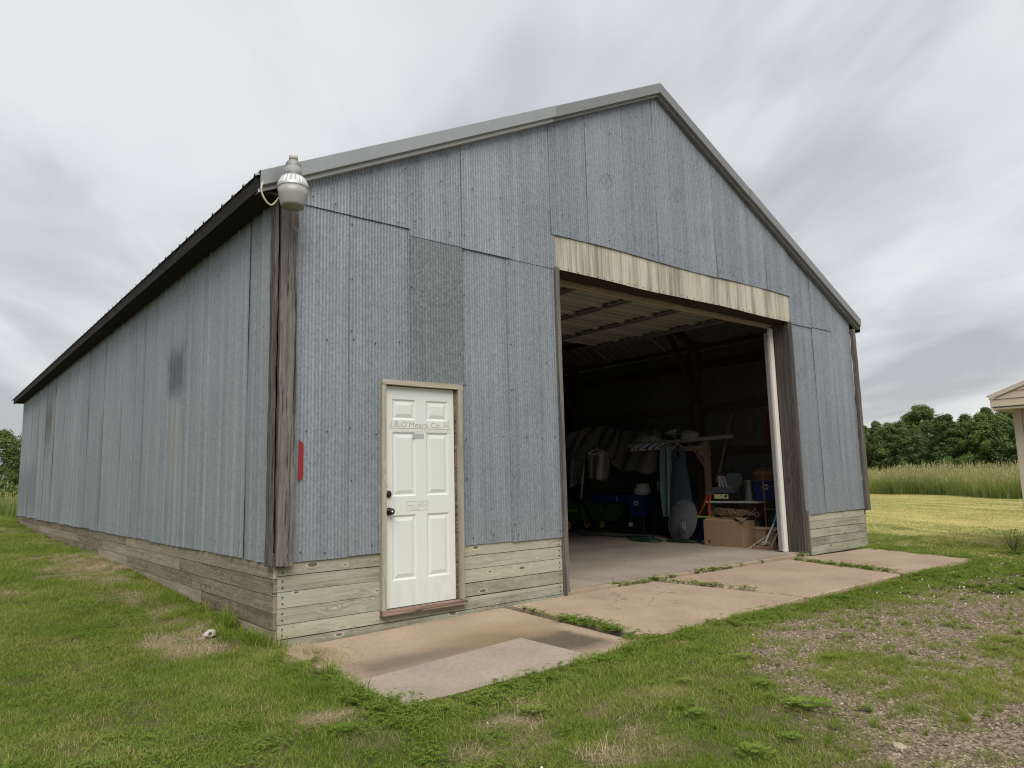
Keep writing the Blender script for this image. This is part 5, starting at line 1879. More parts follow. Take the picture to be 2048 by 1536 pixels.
# ------------------------------------------------------------------ vegetation
def leafy(name, cols, trans=0.35, dry=None, dryamt=0.0, wscale=0.9, rough=0.6, rows=False):
    """foliage: colour varies over the ground, from plant to plant and from leaf to leaf"""
    m, nt, out = new_mat(name)
    p = wpos(nt)
    a = NOISE(nt, p, wscale, 4, 0.6)
    if rows:
        fv = MAP(nt, p, rot=(0, 0, -math.atan2(FD.y, FD.x)))
        a2 = NOISE(nt, MAP(nt, fv, scale=(0.04, 1.5, 0.0)), 1.0, 4, 0.7)
        a = MATH(nt, 'ADD', MATH(nt, 'MULTIPLY', a, 0.3), MATH(nt, 'MULTIPLY', RAMP(nt, a2, [(0.38, 0.1), (0.62, 0.9)]), 0.7))
    ra = orand(nt)
    at = N(nt, 'ShaderNodeAttribute', attribute_name='leafv')
    f = MATH(nt, 'ADD', MATH(nt, 'MULTIPLY', a, 0.9), MATH(nt, 'MULTIPLY', ra, 0.25))
    f = MATH(nt, 'ADD', f, MATH(nt, 'MULTIPLY', at.outputs['Fac'], 0.35))
    col = RAMP(nt, MATH(nt, 'MULTIPLY', f, 0.67), [(0.30, cols[0]), (0.5, cols[1]), (0.70, cols[2])])
    if dry:
        b = NOISE(nt, p, 1.7, 3, 0.6)
        k = MATH(nt, 'ADD', MATH(nt, 'MULTIPLY', b, 0.8), MATH(nt, 'MULTIPLY', at.outputs['Fac'], 0.6))
        col = MIX(nt, RAMP(nt, k, [(0.98 - dryamt, 0.0), (1.06 - dryamt, 1.0)]), col, dry)
    d = N(nt, 'ShaderNodeBsdfPrincipled')
    LK(nt, col, d.inputs['Base Color'])
    d.inputs['Roughness'].default_value = rough
    d.inputs['Specular IOR Level'].default_value = 0.25
    t = N(nt, 'ShaderNodeBsdfTranslucent')
    LK(nt, MIX(nt, 0.5, col, (0.16, 0.20, 0.02), 'ADD'), t.inputs['Color'])
    mx = N(nt, 'ShaderNodeMixShader')
    mx.inputs[0].default_value = trans
    LK(nt, d.outputs[0], mx.inputs[1])
    LK(nt, t.outputs[0], mx.inputs[2])
    LK(nt, mx.outputs[0], out.inputs[0])
    return m


M['grass'] = leafy('grass', ((0.092, 0.160, 0.012), (0.168, 0.238, 0.026), (0.265, 0.305, 0.060)), dry=(0.38, 0.32, 0.15), dryamt=0.09)
M['weed'] = leafy('weed', ((0.088, 0.150, 0.014), (0.140, 0.208, 0.026), (0.205, 0.262, 0.046)))
M['lime_weed'] = leafy('lime_weed', ((0.15, 0.20, 0.03), (0.21, 0.26, 0.04), (0.28, 0.30, 0.06)))
M['hay'] = leafy('hay', ((0.15, 0.21, 0.04), (0.36, 0.37, 0.11), (0.62, 0.54, 0.26)), wscale=0.5, dry=(0.66, 0.54, 0.29), dryamt=0.2, rows=True)
M['straw'] = leafy('straw', ((0.26, 0.19, 0.11), (0.40, 0.31, 0.19), (0.52, 0.43, 0.29)), trans=0.2)
M['reed'] = leafy('reed', ((0.11, 0.16, 0.036), (0.195, 0.25, 0.062), (0.30, 0.33, 0.105)), wscale=0.25)
M['seed'] = leafy('seed', ((0.25, 0.235, 0.10), (0.36, 0.33, 0.15), (0.46, 0.42, 0.21)), trans=0.2)
M['leaf_dark'] = leafy('leaf_dark', ((0.058, 0.092, 0.030), (0.100, 0.148, 0.045), (0.165, 0.22, 0.07)), trans=0.25, wscale=0.5)
M['leaf_mid'] = leafy('leaf_mid', ((0.056, 0.094, 0.022), (0.098, 0.150, 0.036), (0.17, 0.22, 0.055)), trans=0.25, wscale=0.5)
M['bark'] = wood('bark', (0.05, 0.04, 0.03), (0.14, 0.115, 0.09), 'z')
M['flower_white'] = simple('flower_white', (0.72, 0.70, 0.62), 0.8)
M['pebble'] = None


def pebble_mat():
    m, nt, out = new_mat('pebble')
    r_ = orand(nt)
    c = RAMP(nt, r_, [(0.0, (0.10, 0.076, 0.055)), (0.3, (0.185, 0.14, 0.095)), (0.6, (0.265, 0.20, 0.13)), (0.85, (0.33, 0.265, 0.18)), (1.0, (0.44, 0.38, 0.28))])
    n = NOISE(nt, opos(nt), 60, 3, 0.7)
    principled(nt, out, MIX(nt, MATH(nt, 'MULTIPLY', n, 0.4), c, (0.1, 0.085, 0.07)), 0.85, 0, 0.25)
    return m


M['pebble'] = pebble_mat()


class Leaves:
    """quads and blades gathered into one mesh with a value per leaf"""
    def __init__(s):
        s.v, s.f, s.a, s.mi = [], [], [], []

    def blade(s, p, az, h, wd, bend, segs=3, mi=0, val=None):
        val = random.random() if val is None else val
        o = len(s.v)
        dx, dy = math.cos(az), math.sin(az)
        px, py = -dy, dx
        for i in range(segs + 1):
            t = i / segs
            out_ = bend * h * t * t
            zz = h * t * (1 - 0.35 * bend * t)
            hw = wd / 2 * (1 - t ** 1.6)
            c = (p[0] + dx * out_, p[1] + dy * out_, p[2] + zz)
            if i < segs:
                s.v += [(c[0] - px * hw, c[1] - py * hw, c[2]), (c[0] + px * hw, c[1] + py * hw, c[2])]
                s.a += [val, val]
            else:
                s.v.append(c)
                s.a.append(val)
        for i in range(segs - 1):
            s.f.append((o + 2 * i, o + 2 * i + 1, o + 2 * i + 3, o + 2 * i + 2))
            s.mi.append(mi)
        s.f.append((o + 2 * segs - 2, o + 2 * segs - 1, o + 2 * segs))
        s.mi.append(mi)

    def leaf(s, c, n, u, ln, wd, mi=0, val=None, fold=0.2):
        """diamond shaped leaf: centre c, normal n, direction u"""
        val = random.random() if val is None else val
        c, n, u = Vector(c), Vector(n).normalized(), Vector(u)
        u = (u - n * u.dot(n))
        if u.length < 1e-4:
            u = n.orthogonal()
        u.normalize()
        w_ = n.cross(u)
        o = len(s.v)
        pts = [c - u * ln * .5, c - w_ * wd * .5 + n * fold * wd, c + u * ln * .5, c + w_ * wd * .5 + n * fold * wd]
        s.v += [tuple(p) for p in pts]
        s.a += [val] * 4
        s.f += [(o, o + 1, o + 2), (o, o + 2, o + 3)]
        s.mi += [mi, mi]

    def mesh(s, name, mat):
        me = bpy.data.meshes.new(name)
        me.from_pydata(s.v, [], s.f)
        for mm in (mat if isinstance(mat, (list, tuple)) else [mat]):
            me.materials.append(M[mm])
        me.polygons.foreach_set('material_index', s.mi)
        at = me.attributes.new('leafv', 'FLOAT', 'POINT')
        at.data.foreach_set('value', s.a)
        me.update()
        return me


def clump_mesh(name, mat, n, rad, h, wd, bend, seed, segs=3, extra=None):
    random.seed(seed)
    L = Leaves()
    for k in range(n):
        r_ = rad * math.sqrt(random.random())
        a = random.uniform(0, 6.283)
        L.blade((r_ * math.cos(a), r_ * math.sin(a), -0.01), random.uniform(0, 6.283), random.uniform(*h), random.uniform(*wd), random.uniform(*bend), segs)
    if extra:
        extra(L)
    return L.mesh(name, mat)


def scatter(name, protos, pts, rotz, scl, idx, label, tilt=None):
    """one 'stuff' object: points that carry instances of the prototype meshes"""
    col = bpy.data.collections.new(name + '_source')
    for i, me in enumerate(protos):
        o = bpy.data.objects.new(f'{name}_source_{i:02d}', me)
        col.objects.link(o)
    me = bpy.data.meshes.new(name)
    me.from_pydata([tuple(p) for p in pts], [], [])
    def att(n_, t, d):
        a = me.attributes.new(n_, t, 'POINT')
        a.data.foreach_set('vector' if t == 'FLOAT_VECTOR' else 'value', np.asarray(d).ravel())
    rot = np.zeros((len(pts), 3), np.float32)
    rot[:, 2] = rotz
    if tilt is not None:
        rot[:, :2] = tilt
    att('rot', 'FLOAT_VECTOR', rot)
    att('scl', 'FLOAT', np.asarray(scl, np.float32))
    att('idx', 'INT', np.asarray(idx, np.int32))
    o = bpy.data.objects.new(name, me)
    COL.objects.link(o)
    g = bpy.data.node_groups.new(name, 'GeometryNodeTree')
    g.interface.new_socket('Geometry', in_out='INPUT', socket_type='NodeSocketGeometry')
    g.interface.new_socket('Geometry', in_out='OUTPUT', socket_type='NodeSocketGeometry')
    gi, go = g.nodes.new('NodeGroupInput'), g.nodes.new('NodeGroupOutput')
    ci = g.nodes.new('GeometryNodeCollectionInfo')
    ci.inputs['Collection'].default_value = col
    ci.inputs['Separate Children'].default_value = True
    ci.inputs['Reset Children'].default_value = True
    ip = g.nodes.new('GeometryNodeInstanceOnPoints')
    ip.inputs['Pick Instance'].default_value = True
    def named(n_, t):
        q = g.nodes.new('GeometryNodeInputNamedAttribute')
        q.data_type = t
        q.inputs['Name'].default_value = n_
        return [s_ for s_ in q.outputs if s_.enabled and s_.name == 'Attribute'][0]
    g.links.new(gi.outputs[0], ip.inputs['Points'])
    g.links.new(ci.outputs[0], ip.inputs['Instance'])
    g.links.new(named('idx', 'INT'), ip.inputs['Instance Index'])
    er = g.nodes.new('FunctionNodeEulerToRotation')
    g.links.new(named('rot', 'FLOAT_VECTOR'), er.inputs[0])
    g.links.new(er.outputs[0], ip.inputs['Rotation'])
    g.links.new(named('scl', 'FLOAT'), ip.inputs['Scale'])
    g.links.new(ip.outputs[0], go.inputs[0])
    md = o.modifiers.new('scatter', 'NODES')
    md.node_group = g
    tag(o, label, kind='stuff')
    return o


cx, cy = CAM_POS.x, CAM_POS.y


def in_view(x, y, margin=1.2):
    """roughly the wedge a camera near this spot could see"""
    dx, dy = x - cx, y - cy
    f = dx * FW.x + dy * FW.y
    r_ = dx * RT.x + dy * RT.y
    return (f > 1.0) & (np.abs(r_) < f * 0.80 + margin)


def blocked(x, y):
    barn_ = (x > -0.03) & (x < W + .05) & (y > -0.05) & (y < LEN + .05)
    sl_ = (x > -0.04) & (x < 9.85) & (y > -2.04 + 0.03 * np.sin(x * 9) - 0.17 * (x < 2.0) * (1 - x / 3.2)) & (y < 0.0) & ~((x > 9.3) & (y > -2.1) & ((x - 9.3) > (y + 2.12) * .34))
    shed_ = (x > 10.68) & (y < -2.3) & (y > -6.5)
    return barn_ | sl_ | shed_


# --- lawn
lawn = [clump_mesh(f'lawn_{i}', 'grass', 150, 0.125, (0.018, 0.050), (0.0024, 0.0044), (0.25, 1.2), 100 + i) for i in range(5)]


def clover(L):
    for k in range(26):
        a, r_ = random.uniform(0, 6.28), 0.10 * math.sqrt(random.random())
        c = Vector((r_ * math.cos(a), r_ * math.sin(a), random.uniform(.012, .035)))
        for q in range(3):
            b = a + q * 2.1
            L.leaf(c + Vector((math.cos(b), math.sin(b), 0)) * .006, (random.uniform(-.3, .3), random.uniform(-.3, .3), 1), (math.cos(b), math.sin(b), 0.1), .013, .011, 0)


clov = [clump_mesh(f'clover_{i}', 'weed', 30, 0.11, (0.02, 0.05), (0.0025, 0.0045), (0.3, 1.0), 140 + i, extra=clover) for i in range(3)]


def candidates(n, x0, x1, y0, y1, r_):
    return r_.uniform(x0, x1, n), r_.uniform(y0, y1, n)


g = np.random.default_rng(21)
X, Y, S, I = [], [], [], []
for (x0, x1, y0, y1, dens, sc) in ((-4.5, 10.5, -5.9, 3.0, 165, 1.0), (-7.0, 0.0, 3.0, 9.0, 100, 1.15), (-9.0, 0.5, 9.0, 24.0, 36, 1.7), (9.0, 16, -3.5, 3.0, 55, 1.3)):
    n = int((x1 - x0) * (y1 - y0) * dens)
    x, y = candidates(n, x0, x1, y0, y1, g)
    pk = 1 - np.maximum(np.clip(gravel_mask(x, y) * 1.2, 0, 0.955), np.clip(bare_mask(x, y) * 1.0, 0, .86))
    keep = in_view(x, y) & ~blocked(x, y) & (g.random(n) < pk) & (rowc(x, y) < 9.6 + g.uniform(-.6, .6, n))
    x, y = x[keep], y[keep]
    X.append(x); Y.append(y)
    S.append(sc * g.uniform(0.7, 1.2, len(x)) * (0.8 + 0.5 * fnoise(x, y, 0.8, 31)))
    I.append(np.where(g.random(len(x)) < sst(.45, .65, fnoise(x, y, 0.7, 44)) * 0.22, 5 + g.integers(0, 3, len(x)), g.integers(0, 5, len(x))))
X, Y, S, I = map(np.concatenate, (X, Y, S, I))
print('lawn clumps', len(X))
scatter('lawn_grass', lawn + clov, np.stack([X, Y, terrain(X, Y)], -1), g.uniform(0, 6.28, len(X)), S, I, 'short green lawn grass with clover around the barn', tilt=g.uniform(-.12, .12, (len(X), 2)))

# --- taller tufts: along the skirt, the slab edges and in the gravel
tuft = [clump_mesh(f'tuft_{i}', 'grass', 46, 0.05, (0.07, 0.19), (0.004, 0.007), (0.25, 1.0), 200 + i, segs=4) for i in range(4)]
flat = [clump_mesh(f'flat_{i}', 'lime_weed', 90, 0.10, (0.03, 0.075), (0.0025, 0.004), (0.5, 1.3), 220 + i) for i in range(3)]
strawm = [clump_mesh(f'straw_{i}', 'straw', 60, 0.12, (0.05, 0.15), (0.002, 0.004), (0.9, 1.9), 240 + i) for i in range(3)]
X, Y, S, I = [], [], [], []


def put(x, y, s_, i):
    X.append(x); Y.append(y); S.append(s_); I.append(i)


rs = random.Random(77)
for k in range(120):                              # left skirt
    y = rs.uniform(-0.05, 9.0) ** 1.0
    if y < 1.6 or rs.random() < .35:
        put(-0.03 - abs(rs.gauss(0, .10)), y, rs.uniform(.5, 1.15) if y < 1.5 else rs.uniform(.3, .7), rs.randrange(4))
for k in range(60):                               # slab front edge
    x = rs.uniform(-0.1, 9.4)
    put(x, (-2.06 if x > 2.1 else -2.24 + .05 * x) - abs(rs.gauss(0, .10)) - .03 * math.sin(x * 3), rs.uniform(.3, .7), rs.randrange(4))
for k in range(22):                               # slab left edge
    put(-0.07 - abs(rs.gauss(0, .12)), rs.uniform(-2.1, -.4), rs.uniform(.35, .85), rs.randrange(4))
for (x, y, s_) in ((0.03, -1.02, 1.0), (-.03, -1.1, .9), (.0, -.05, 1.25), (-.05, .08, 1.2), (.05, -.10, .9)):
    put(x, y, s_, rs.randrange(4))
n = 8200                                          # gravel weeds
gx, gy = g.uniform(0.2, 8.5, n), g.uniform(-6.2, -2.2, n)
kp = in_view(gx, gy) & (gravel_mask(gx, gy) > .25) & ~blocked(gx, gy)
lime = sst(.52, .64, fnoise(gx, gy, 1.1, 61))
grn = sst(.55, .66, fnoise(gx, gy, 1.8, 65))
for x, y, l_, q in zip(gx[kp], gy[kp], lime[kp], grn[kp]):
    v = g.random()
    if v < .06 + l_ * .7:
        put(x, y, g.uniform(.5, 1.0), 4 + int(g.integers(0, 3)))
    elif v > .96 - q * .45:
        put(x, y, g.uniform(.22, .5), int(g.integers(0, 4)))
n = 2600                                          # straw on the bare patches
gx, gy = g.uniform(-2.2, 1.6, n), g.uniform(-4.2, 9.0, n)
kp = in_view(gx, gy) & (bare_mask(gx, gy) > g.uniform(.25, .8, n)) & ~blocked(gx, gy)
for x, y in zip(gx[kp], gy[kp]):
    put(x, y, g.uniform(.45, .95), 7 + int(g.integers(0, 3)))
for k in range(30):
    put(rs.uniform(.02, .30), rs.uniform(-1.0, -.12) * rs.random() - .1, rs.uniform(.5, .9), 7 + rs.randrange(3))
X, Y = np.array(X), np.array(Y)
zt_ = terrain(X, Y)
zt_ = np.where((X > 0.0) & (X < 2) & (Y > -2) & (Y < 0), -0.065, zt_)
scatter('grass_tufts', tuft + flat + strawm, np.stack([X, Y, zt_], -1), g.uniform(0, 6.28, len(X)), np.array(S), np.array(I), 'taller grass tufts and straw along walls, slabs and gravel', tilt=g.uniform(-.15, .15, (len(X), 2)))

# --- broad leaved weeds: slab joints, slab edge, gravel
def sprig(seed, n, hgt, spread, leaf, mat='weed'):
    random.seed(seed)
    L = Leaves()
    for k in range(n):
        a = random.uniform(0, 6.28)
        ln = random.uniform(.3, 1) * spread
        hh = random.uniform(.3, 1) * hgt
        for q in range(9):
            t = (q + 1) / 9
            c = (ln * t * math.cos(a), ln * t * math.sin(a), hh * math.sin(t * 2.2))
            for sgn in (-1, 1):
                b = a + sgn * 1.0
                L.leaf((c[0] + math.cos(b) * leaf * .5, c[1] + math.sin(b) * leaf * .5, c[2]), (random.uniform(-.5, .5), random.uniform(-.5, .5), 1), (math.cos(b), math.sin(b), .3), leaf, leaf * .55)
        L.blade((0, 0, 0), a, max(hh, ln * .7), .003, 1.0, 3)
    return L.mesh(f'sprig_{seed}', mat)


def rosette(seed, rad):
    random.seed(seed)
    L = Leaves()
    for k in range(13):
        a = k * 2.4
        ln = rad * random.uniform(.6, 1)
        for q in range(4):
            t = (q + .5) / 4
            L.leaf((ln * t * math.cos(a), ln * t * math.sin(a), .012 + .03 * math.sin(t * 3)), (-.3 * math.cos(a), -.3 * math.sin(a), 1), (math.cos(a), math.sin(a), 0), ln * .34, ln * (.16 + .16 * t))
    return L.mesh(f'rosette_{seed}', 'weed')


weeds = [sprig(300, 9, .06, .11, .016), sprig(301, 12, .085, .10, .014), sprig(302, 7, .05, .14, .018), rosette(310, .10), rosette(311, .14)]
X, Y, S, I, Zf = [], [], [], [], []


def line(ax, ay, bx, by, n_, wd, s0, s1, dz=0.0):
    for k in range(n_):
        t = rs.random()
        X.append(ax + (bx - ax) * t + rs.gauss(0, wd)); Y.append(ay + (by - ay) * t + rs.gauss(0, wd))
        S.append(rs.uniform(s0, s1)); I.append(rs.randrange(3)); Zf.append(dz)


line(2.40, -0.75, 2.24, -2.0, 46, .05, .6, 1.1, -.03)      # joint by the entry
line(2.42, -0.25, 2.38, -0.6, 6, .03, .4, .7, -.02)
line(4.0, -0.02, 5.15, -0.05, 40, .025, .45, .8, .0)       # along the sill
line(5.5, -0.03, 6.6, -0.04, 34, .025, .45, .85, .0)
line(7.0, -0.03, 7.15, -0.04, 5, .02, .4, .6, .0)
line(8.0, -0.05, 8.3, -0.05, 6, .03, .5, .9, .0)
line(4.70, -0.1, 4.85, -1.3, 36, .03, .45, .8, .0)          # joint between the middle slabs
line(7.70, -0.15, 7.2, -1.8, 52, .03, .5, .95, -.01)
line(7.55, -0.55, 7.2, -1.8, 20, .04, .6, 1.0, -.01)
line(-0.1, -2.30, 2.2, -2.16, 60, .05, .5, 0.95, -.03)
line(2.2, -2.12, 9.3, -2.16, 150, .06, .5, 1.0, -.03)
line(-0.12, -2.1, -0.1, -0.5, 30, .08, .6, 1.2, -.06)
line(9.35, -2.1, 9.9, -0.3, 36, .06, .6, 1.1, -.03)
line(2.3, -2.15, 6.5, -2.35, 60, .12, .5, .9, -.03)
for (x, y, s_) in ((0.4, -2.75, .9), (1.5, -3.75, 1.3), (1.72, -3.35, 1.0), (0.05, -2.35, .9), (-0.5, -2.3, 1.0), (2.2, -2.9, .8), (3.3, -3.1, .9), (2.6, -3.3, .7), (1.0, -3.4, .9), (0.75, -3.9, 1.1), (-.9, -2.7, .8)):
    X.append(x); Y.append(y); S.append(s_); I.append(3 + rs.randrange(2)); Zf.append(-.04)
n = 420
gx, gy = g.uniform(0.5, 9.5, n), g.uniform(-5.8, -2.2, n)
kp = in_view(gx, gy) & (fnoise(gx, gy, 1.6, 70) > .58) & ~blocked(gx, gy)
for x, y in zip(gx[kp], gy[kp]):
    X.append(x); Y.append(y); S.append(g.uniform(.4, .9)); I.append(int(g.integers(0, 5))); Zf.append(-.03)
for k in range(380):                                        # clover corner toward the shed
    x, y = rs.uniform(6.2, 10.6), rs.uniform(-4.2, -2.2)
    X.append(x); Y.append(y); S.append(rs.uniform(.6, 1.2)); I.append(rs.randrange(3)); Zf.append(-.03)
X, Y, Zf = np.array(X), np.array(Y), np.array(Zf)
zz_ = np.where(terrain(X, Y) < -.12, Zf, terrain(X, Y))
scatter('weeds', weeds, np.stack([X, Y, zz_], -1), g.uniform(0, 6.28, len(X)), np.array(S), np.array(I), 'small leafy weeds in the slab joints and along the slab edge')

# --- white clover heads
bm = bmesh.new()
bmesh.ops.create_icosphere(bm, subdivisions=2, radius=.0075)
for v in bm.verts:
    v.co *= random.uniform(.7, 1.15)
    v.co.z = v.co.z * .8 + .03
bmesh.ops.create_cone(bm, segments=4, radius1=.0009, radius2=.0009, depth=.03, matrix=Matrix.Translation((0, 0, .015)))
fm = bpy.data.meshes.new('clover_head')
bm.to_mesh(fm)
bm.free()
fm.materials.append(M['flower_white'])
fx = np.concatenate([g.uniform(5.2, 9.8, 90), g.uniform(-3, 2.0, 4)])
fy = np.concatenate([g.uniform(-3.4, -2.3, 90), g.uniform(-4.0, -2.2, 4)])
kp = ~blocked(fx, fy)
fx, fy = fx[kp], fy[kp]
scatter('clover_flowers', [fm], np.stack([fx, fy, terrain(fx, fy)], -1), g.uniform(0, 6, len(fx)), g.uniform(.7, 1.2, len(fx)), np.zeros(len(fx), int), 'scattered white clover heads in the grass')

# --- pebbles
pm = []
for k in range(5):
    bm = bmesh.new()
    bmesh.ops.create_icosphere(bm, subdivisions=1, radius=.012)
    rs2 = random.Random(k)
    sq = (rs2.uniform(.8, 1.3), rs2.uniform(.7, 1.0), rs2.uniform(.45, .7))
    for v in bm.verts:
        v.co = Vector([c * s_ for c, s_ in zip(v.co, sq)]) * rs2.uniform(.85, 1.15)
    me = bpy.data.meshes.new(f'pebble_{k}')
    bm.to_mesh(me)
    bm.free()
    me.materials.append(M['pebble'])
    pm.append(me)
n = 120000
d0 = g.random(n) ** 0.8
gx, gy = g.uniform(-0.2, 9.5, n), g.uniform(-6.2, -2.15, n)
kp = in_view(gx, gy, .4) & (gravel_mask(gx, gy) > g.uniform(.1, .7, n)) & ~blocked(gx, gy)
gx, gy = gx[kp], gy[kp]
ex, ey = g.normal(-0.3, .25, 1500), g.uniform(3.4, 8.0, 1500)
kp = (ex < -.03) & (ex > -1)
gx, gy = np.concatenate([gx, ex[kp]]), np.concatenate([gy, ey[kp]])
sc_ = np.exp(g.normal(-.85, .45, len(gx)))
print('pebbles', len(gx))
scatter('gravel', pm, np.stack([gx, gy, terrain(gx, gy) + .001], -1), g.uniform(0, 6.28, len(gx)), sc_, g.integers(0, 5, len(gx)), 'loose tan and grey gravel stones in the worn drive', tilt=g.uniform(-.5, .5, (len(gx), 2)))

# --- mown field and tall grass behind it
haym = [clump_mesh(f'hay_{i}', 'hay', 70, 0.26, (0.02, 0.075), (0.006, 0.011), (0.6, 1.8), 400 + i, segs=2) for i in range(4)]
n = 26000
t_ = g.uniform(-6, 60, n)
c_ = 8.6 + 15.2 * g.random(n)
fx, fy = t_ * FD.x + c_ * FD.y, t_ * FD.y - c_ * FD.x
kp = in_view(fx, fy, 3) & ~blocked(fx, fy) & (fx > 8.3) & ((fx - cx) * FW.x + (fy - cy) * FW.y > 9)
fx, fy, c_ = fx[kp], fy[kp], c_[kp]
print('hay', len(fx))
scatter('mown_hay', haym, np.stack([fx, fy, terrain(fx, fy)], -1), g.uniform(0, 6.28, len(fx)), g.uniform(.7, 1.3, len(fx)), g.integers(0, 4, len(fx)), 'short mown hay stubble and clippings on the field')


def reed_clump(seed):
    random.seed(seed)
    L = Leaves()
    for k in range(40):
        a, r_ = random.uniform(0, 6.28), .34 * math.sqrt(random.random())
        p = (r_ * math.cos(a), r_ * math.sin(a), 0)
        b = random.uniform(0, 6.28)
        h = random.uniform(.5, 1.2)
        L.blade(p, b, h, .016, random.uniform(.1, .7), 4, 0)
    for k in range(5):
        a, r_ = random.uniform(0, 6.28), .34 * math.sqrt(random.random())
        p = (r_ * math.cos(a), r_ * math.sin(a), 0)
        b = random.uniform(0, 6.28)
        h = random.uniform(0.8, 1.42)
        bd = random.uniform(.05, .22)
        L.blade(p, b, h, .009, bd, 4, 0, .9)
        tip = Vector((p[0] + math.cos(b) * bd * h * .95, p[1] + math.sin(b) * bd * h * .95, h * .93))
        for q in range(5):
            L.leaf(tip + Vector((0, 0, -.05 * q + .05)), (random.uniform(-1, 1), random.uniform(-1, 1), .2), (math.cos(b) * .3, math.sin(b) * .3, 1), .09, .032, 1)
    return L.mesh(f'reed_{seed}', ['reed', 'seed'])


reeds = [reed_clump(500 + i) for i in range(5)]
n = 9000
t_ = g.uniform(2, 62, n)
c_ = 23.3 + 17 * g.random(n) ** 1.5 + 0.5 * np.sin(t_ * .7)
fx, fy = t_ * FD.x + c_ * FD.y, t_ * FD.y - c_ * FD.x
kp = in_view(fx, fy, 4) & ~((fx < W + 1) & (fx > -1) & (fy > -1))
fx, fy, c_ = fx[kp], fy[kp], c_[kp]
print('reeds', len(fx))
scatter('tall_grass', reeds, np.stack([fx, fy, terrain(fx, fy)], -1), g.uniform(0, 6.28, len(fx)), g.uniform(.7, 1.15, len(fx)) * (.55 + .8 * fnoise(fx, fy, .3, 91)), g.integers(0, 5, len(fx)), 'tall seeding grass standing along the edge of the mown field')
n = 1500
fx, fy = g.uniform(-14, 12, n), g.uniform(21.5, 40, n)
kp = in_view(fx, fy, 3)
fx, fy = fx[kp], fy[kp]
scatter('tall_weeds', reeds, np.stack([fx, fy, terrain(fx, fy)], -1), g.uniform(0, 6.28, len(fx)), g.uniform(.7, 1.0, len(fx)), g.integers(0, 5, len(fx)), 'rank green weeds and grass growing behind the barn')


# --- trees
def crown_mesh(seed, h, rad, mat, n_lobes=95, per=105, base=0.03, leaf=.20, cone=0.35):
    random.seed(seed)
    L = Leaves()
    for k in range(n_lobes):
        t = random.random() ** .8
        zc = h * (base + (1 - base) * t) * .95
        prof = rad * (math.sin(math.pi * min(1, .18 + .82 * t)) ** .6) * (1 - cone * t)
        a = random.uniform(0, 6.28)
        rr = prof * math.sqrt(random.uniform(.1, 1)) * random.uniform(.75, 1.08)
        c = Vector((rr * math.cos(a), rr * math.sin(a), zc))
        lr = rad * random.uniform(.14, .33) * (1 - .35 * t)
        val0 = random.uniform(0, .6)
        for q in range(per):
            d = Vector((random.gauss(0, 1), random.gauss(0, 1), random.gauss(0, .8)))
            d.normalize()
            p = c + d * lr * random.uniform(.55, 1.1)
            nrm = d + Vector((random.uniform(-.7, .7), random.uniform(-.7, .7), random.uniform(-.2, .9)))
            L.leaf(p, nrm, (random.uniform(-1, 1), random.uniform(-1, 1), random.uniform(-.8, .2)), leaf * random.uniform(.6, 1.2), leaf * random.uniform(.35, .7), 0, val0 + random.uniform(0, .4))
    return L.mesh(f'crown_{seed}', mat)


def trunk_mesh(seed, h, r0):
    random.seed(seed)
    mb = MB()
    pts = [(random.uniform(-.05, .05) * k, random.uniform(-.05, .05) * k, h * .8 * k / 6 - .1) for k in range(7)]
    mb.tube(pts, [r0 * (1 - .85 * k / 6) for k in range(7)], 8)
    for k in range(9):
        z = h * random.uniform(.15, .65)
        a = random.uniform(0, 6.28)
        ln = h * random.uniform(.16, .30)
        mb.tube([(0, 0, z), (ln * .5 * math.cos(a), ln * .5 * math.sin(a), z + ln * .45), (ln * math.cos(a), ln * math.sin(a), z + ln * .8)], [r0 * .4, r0 * .25, r0 * .08], 6)
    me = bpy.data.meshes.new('trunk')
    me.from_pydata(mb.v, [], mb.f)
    me.materials.append(M['bark'])
    return me


kinds = [(crown_mesh(1, 7.0, 2.3, 'leaf_dark'), trunk_mesh(1, 7.0, .16)), (crown_mesh(2, 7.0, 2.0, 'leaf_mid', cone=.5), trunk_mesh(2, 7.0, .14)),
         (crown_mesh(3, 7.0, 2.6, 'leaf_mid', n_lobes=110), trunk_mesh(3, 7.0, .18)), (crown_mesh(4, 7.0, 1.7, 'leaf_dark', cone=.62), trunk_mesh(4, 7.0, .12)),
         (crown_mesh(5, 7.0, 2.1, 'leaf_mid', n_lobes=100), trunk_mesh(5, 7.0, .15))]


def tree(name, x, y, s_, k, label, group, sz=1.0):
    t = empty(name, (x, y, float(terrain(np.array([x]), np.array([y]))[0])), random.uniform(0, 6.28), label, 'tree', group)
    t.scale = (s_ * 1.22, s_ * 1.22, s_ * sz * .97)
    for nm, me in (('crown', kinds[k][0]), ('trunk', kinds[k][1])):
        o = bpy.data.objects.new(nm, me)
        COL.objects.link(o)
        o.parent = t
    return t


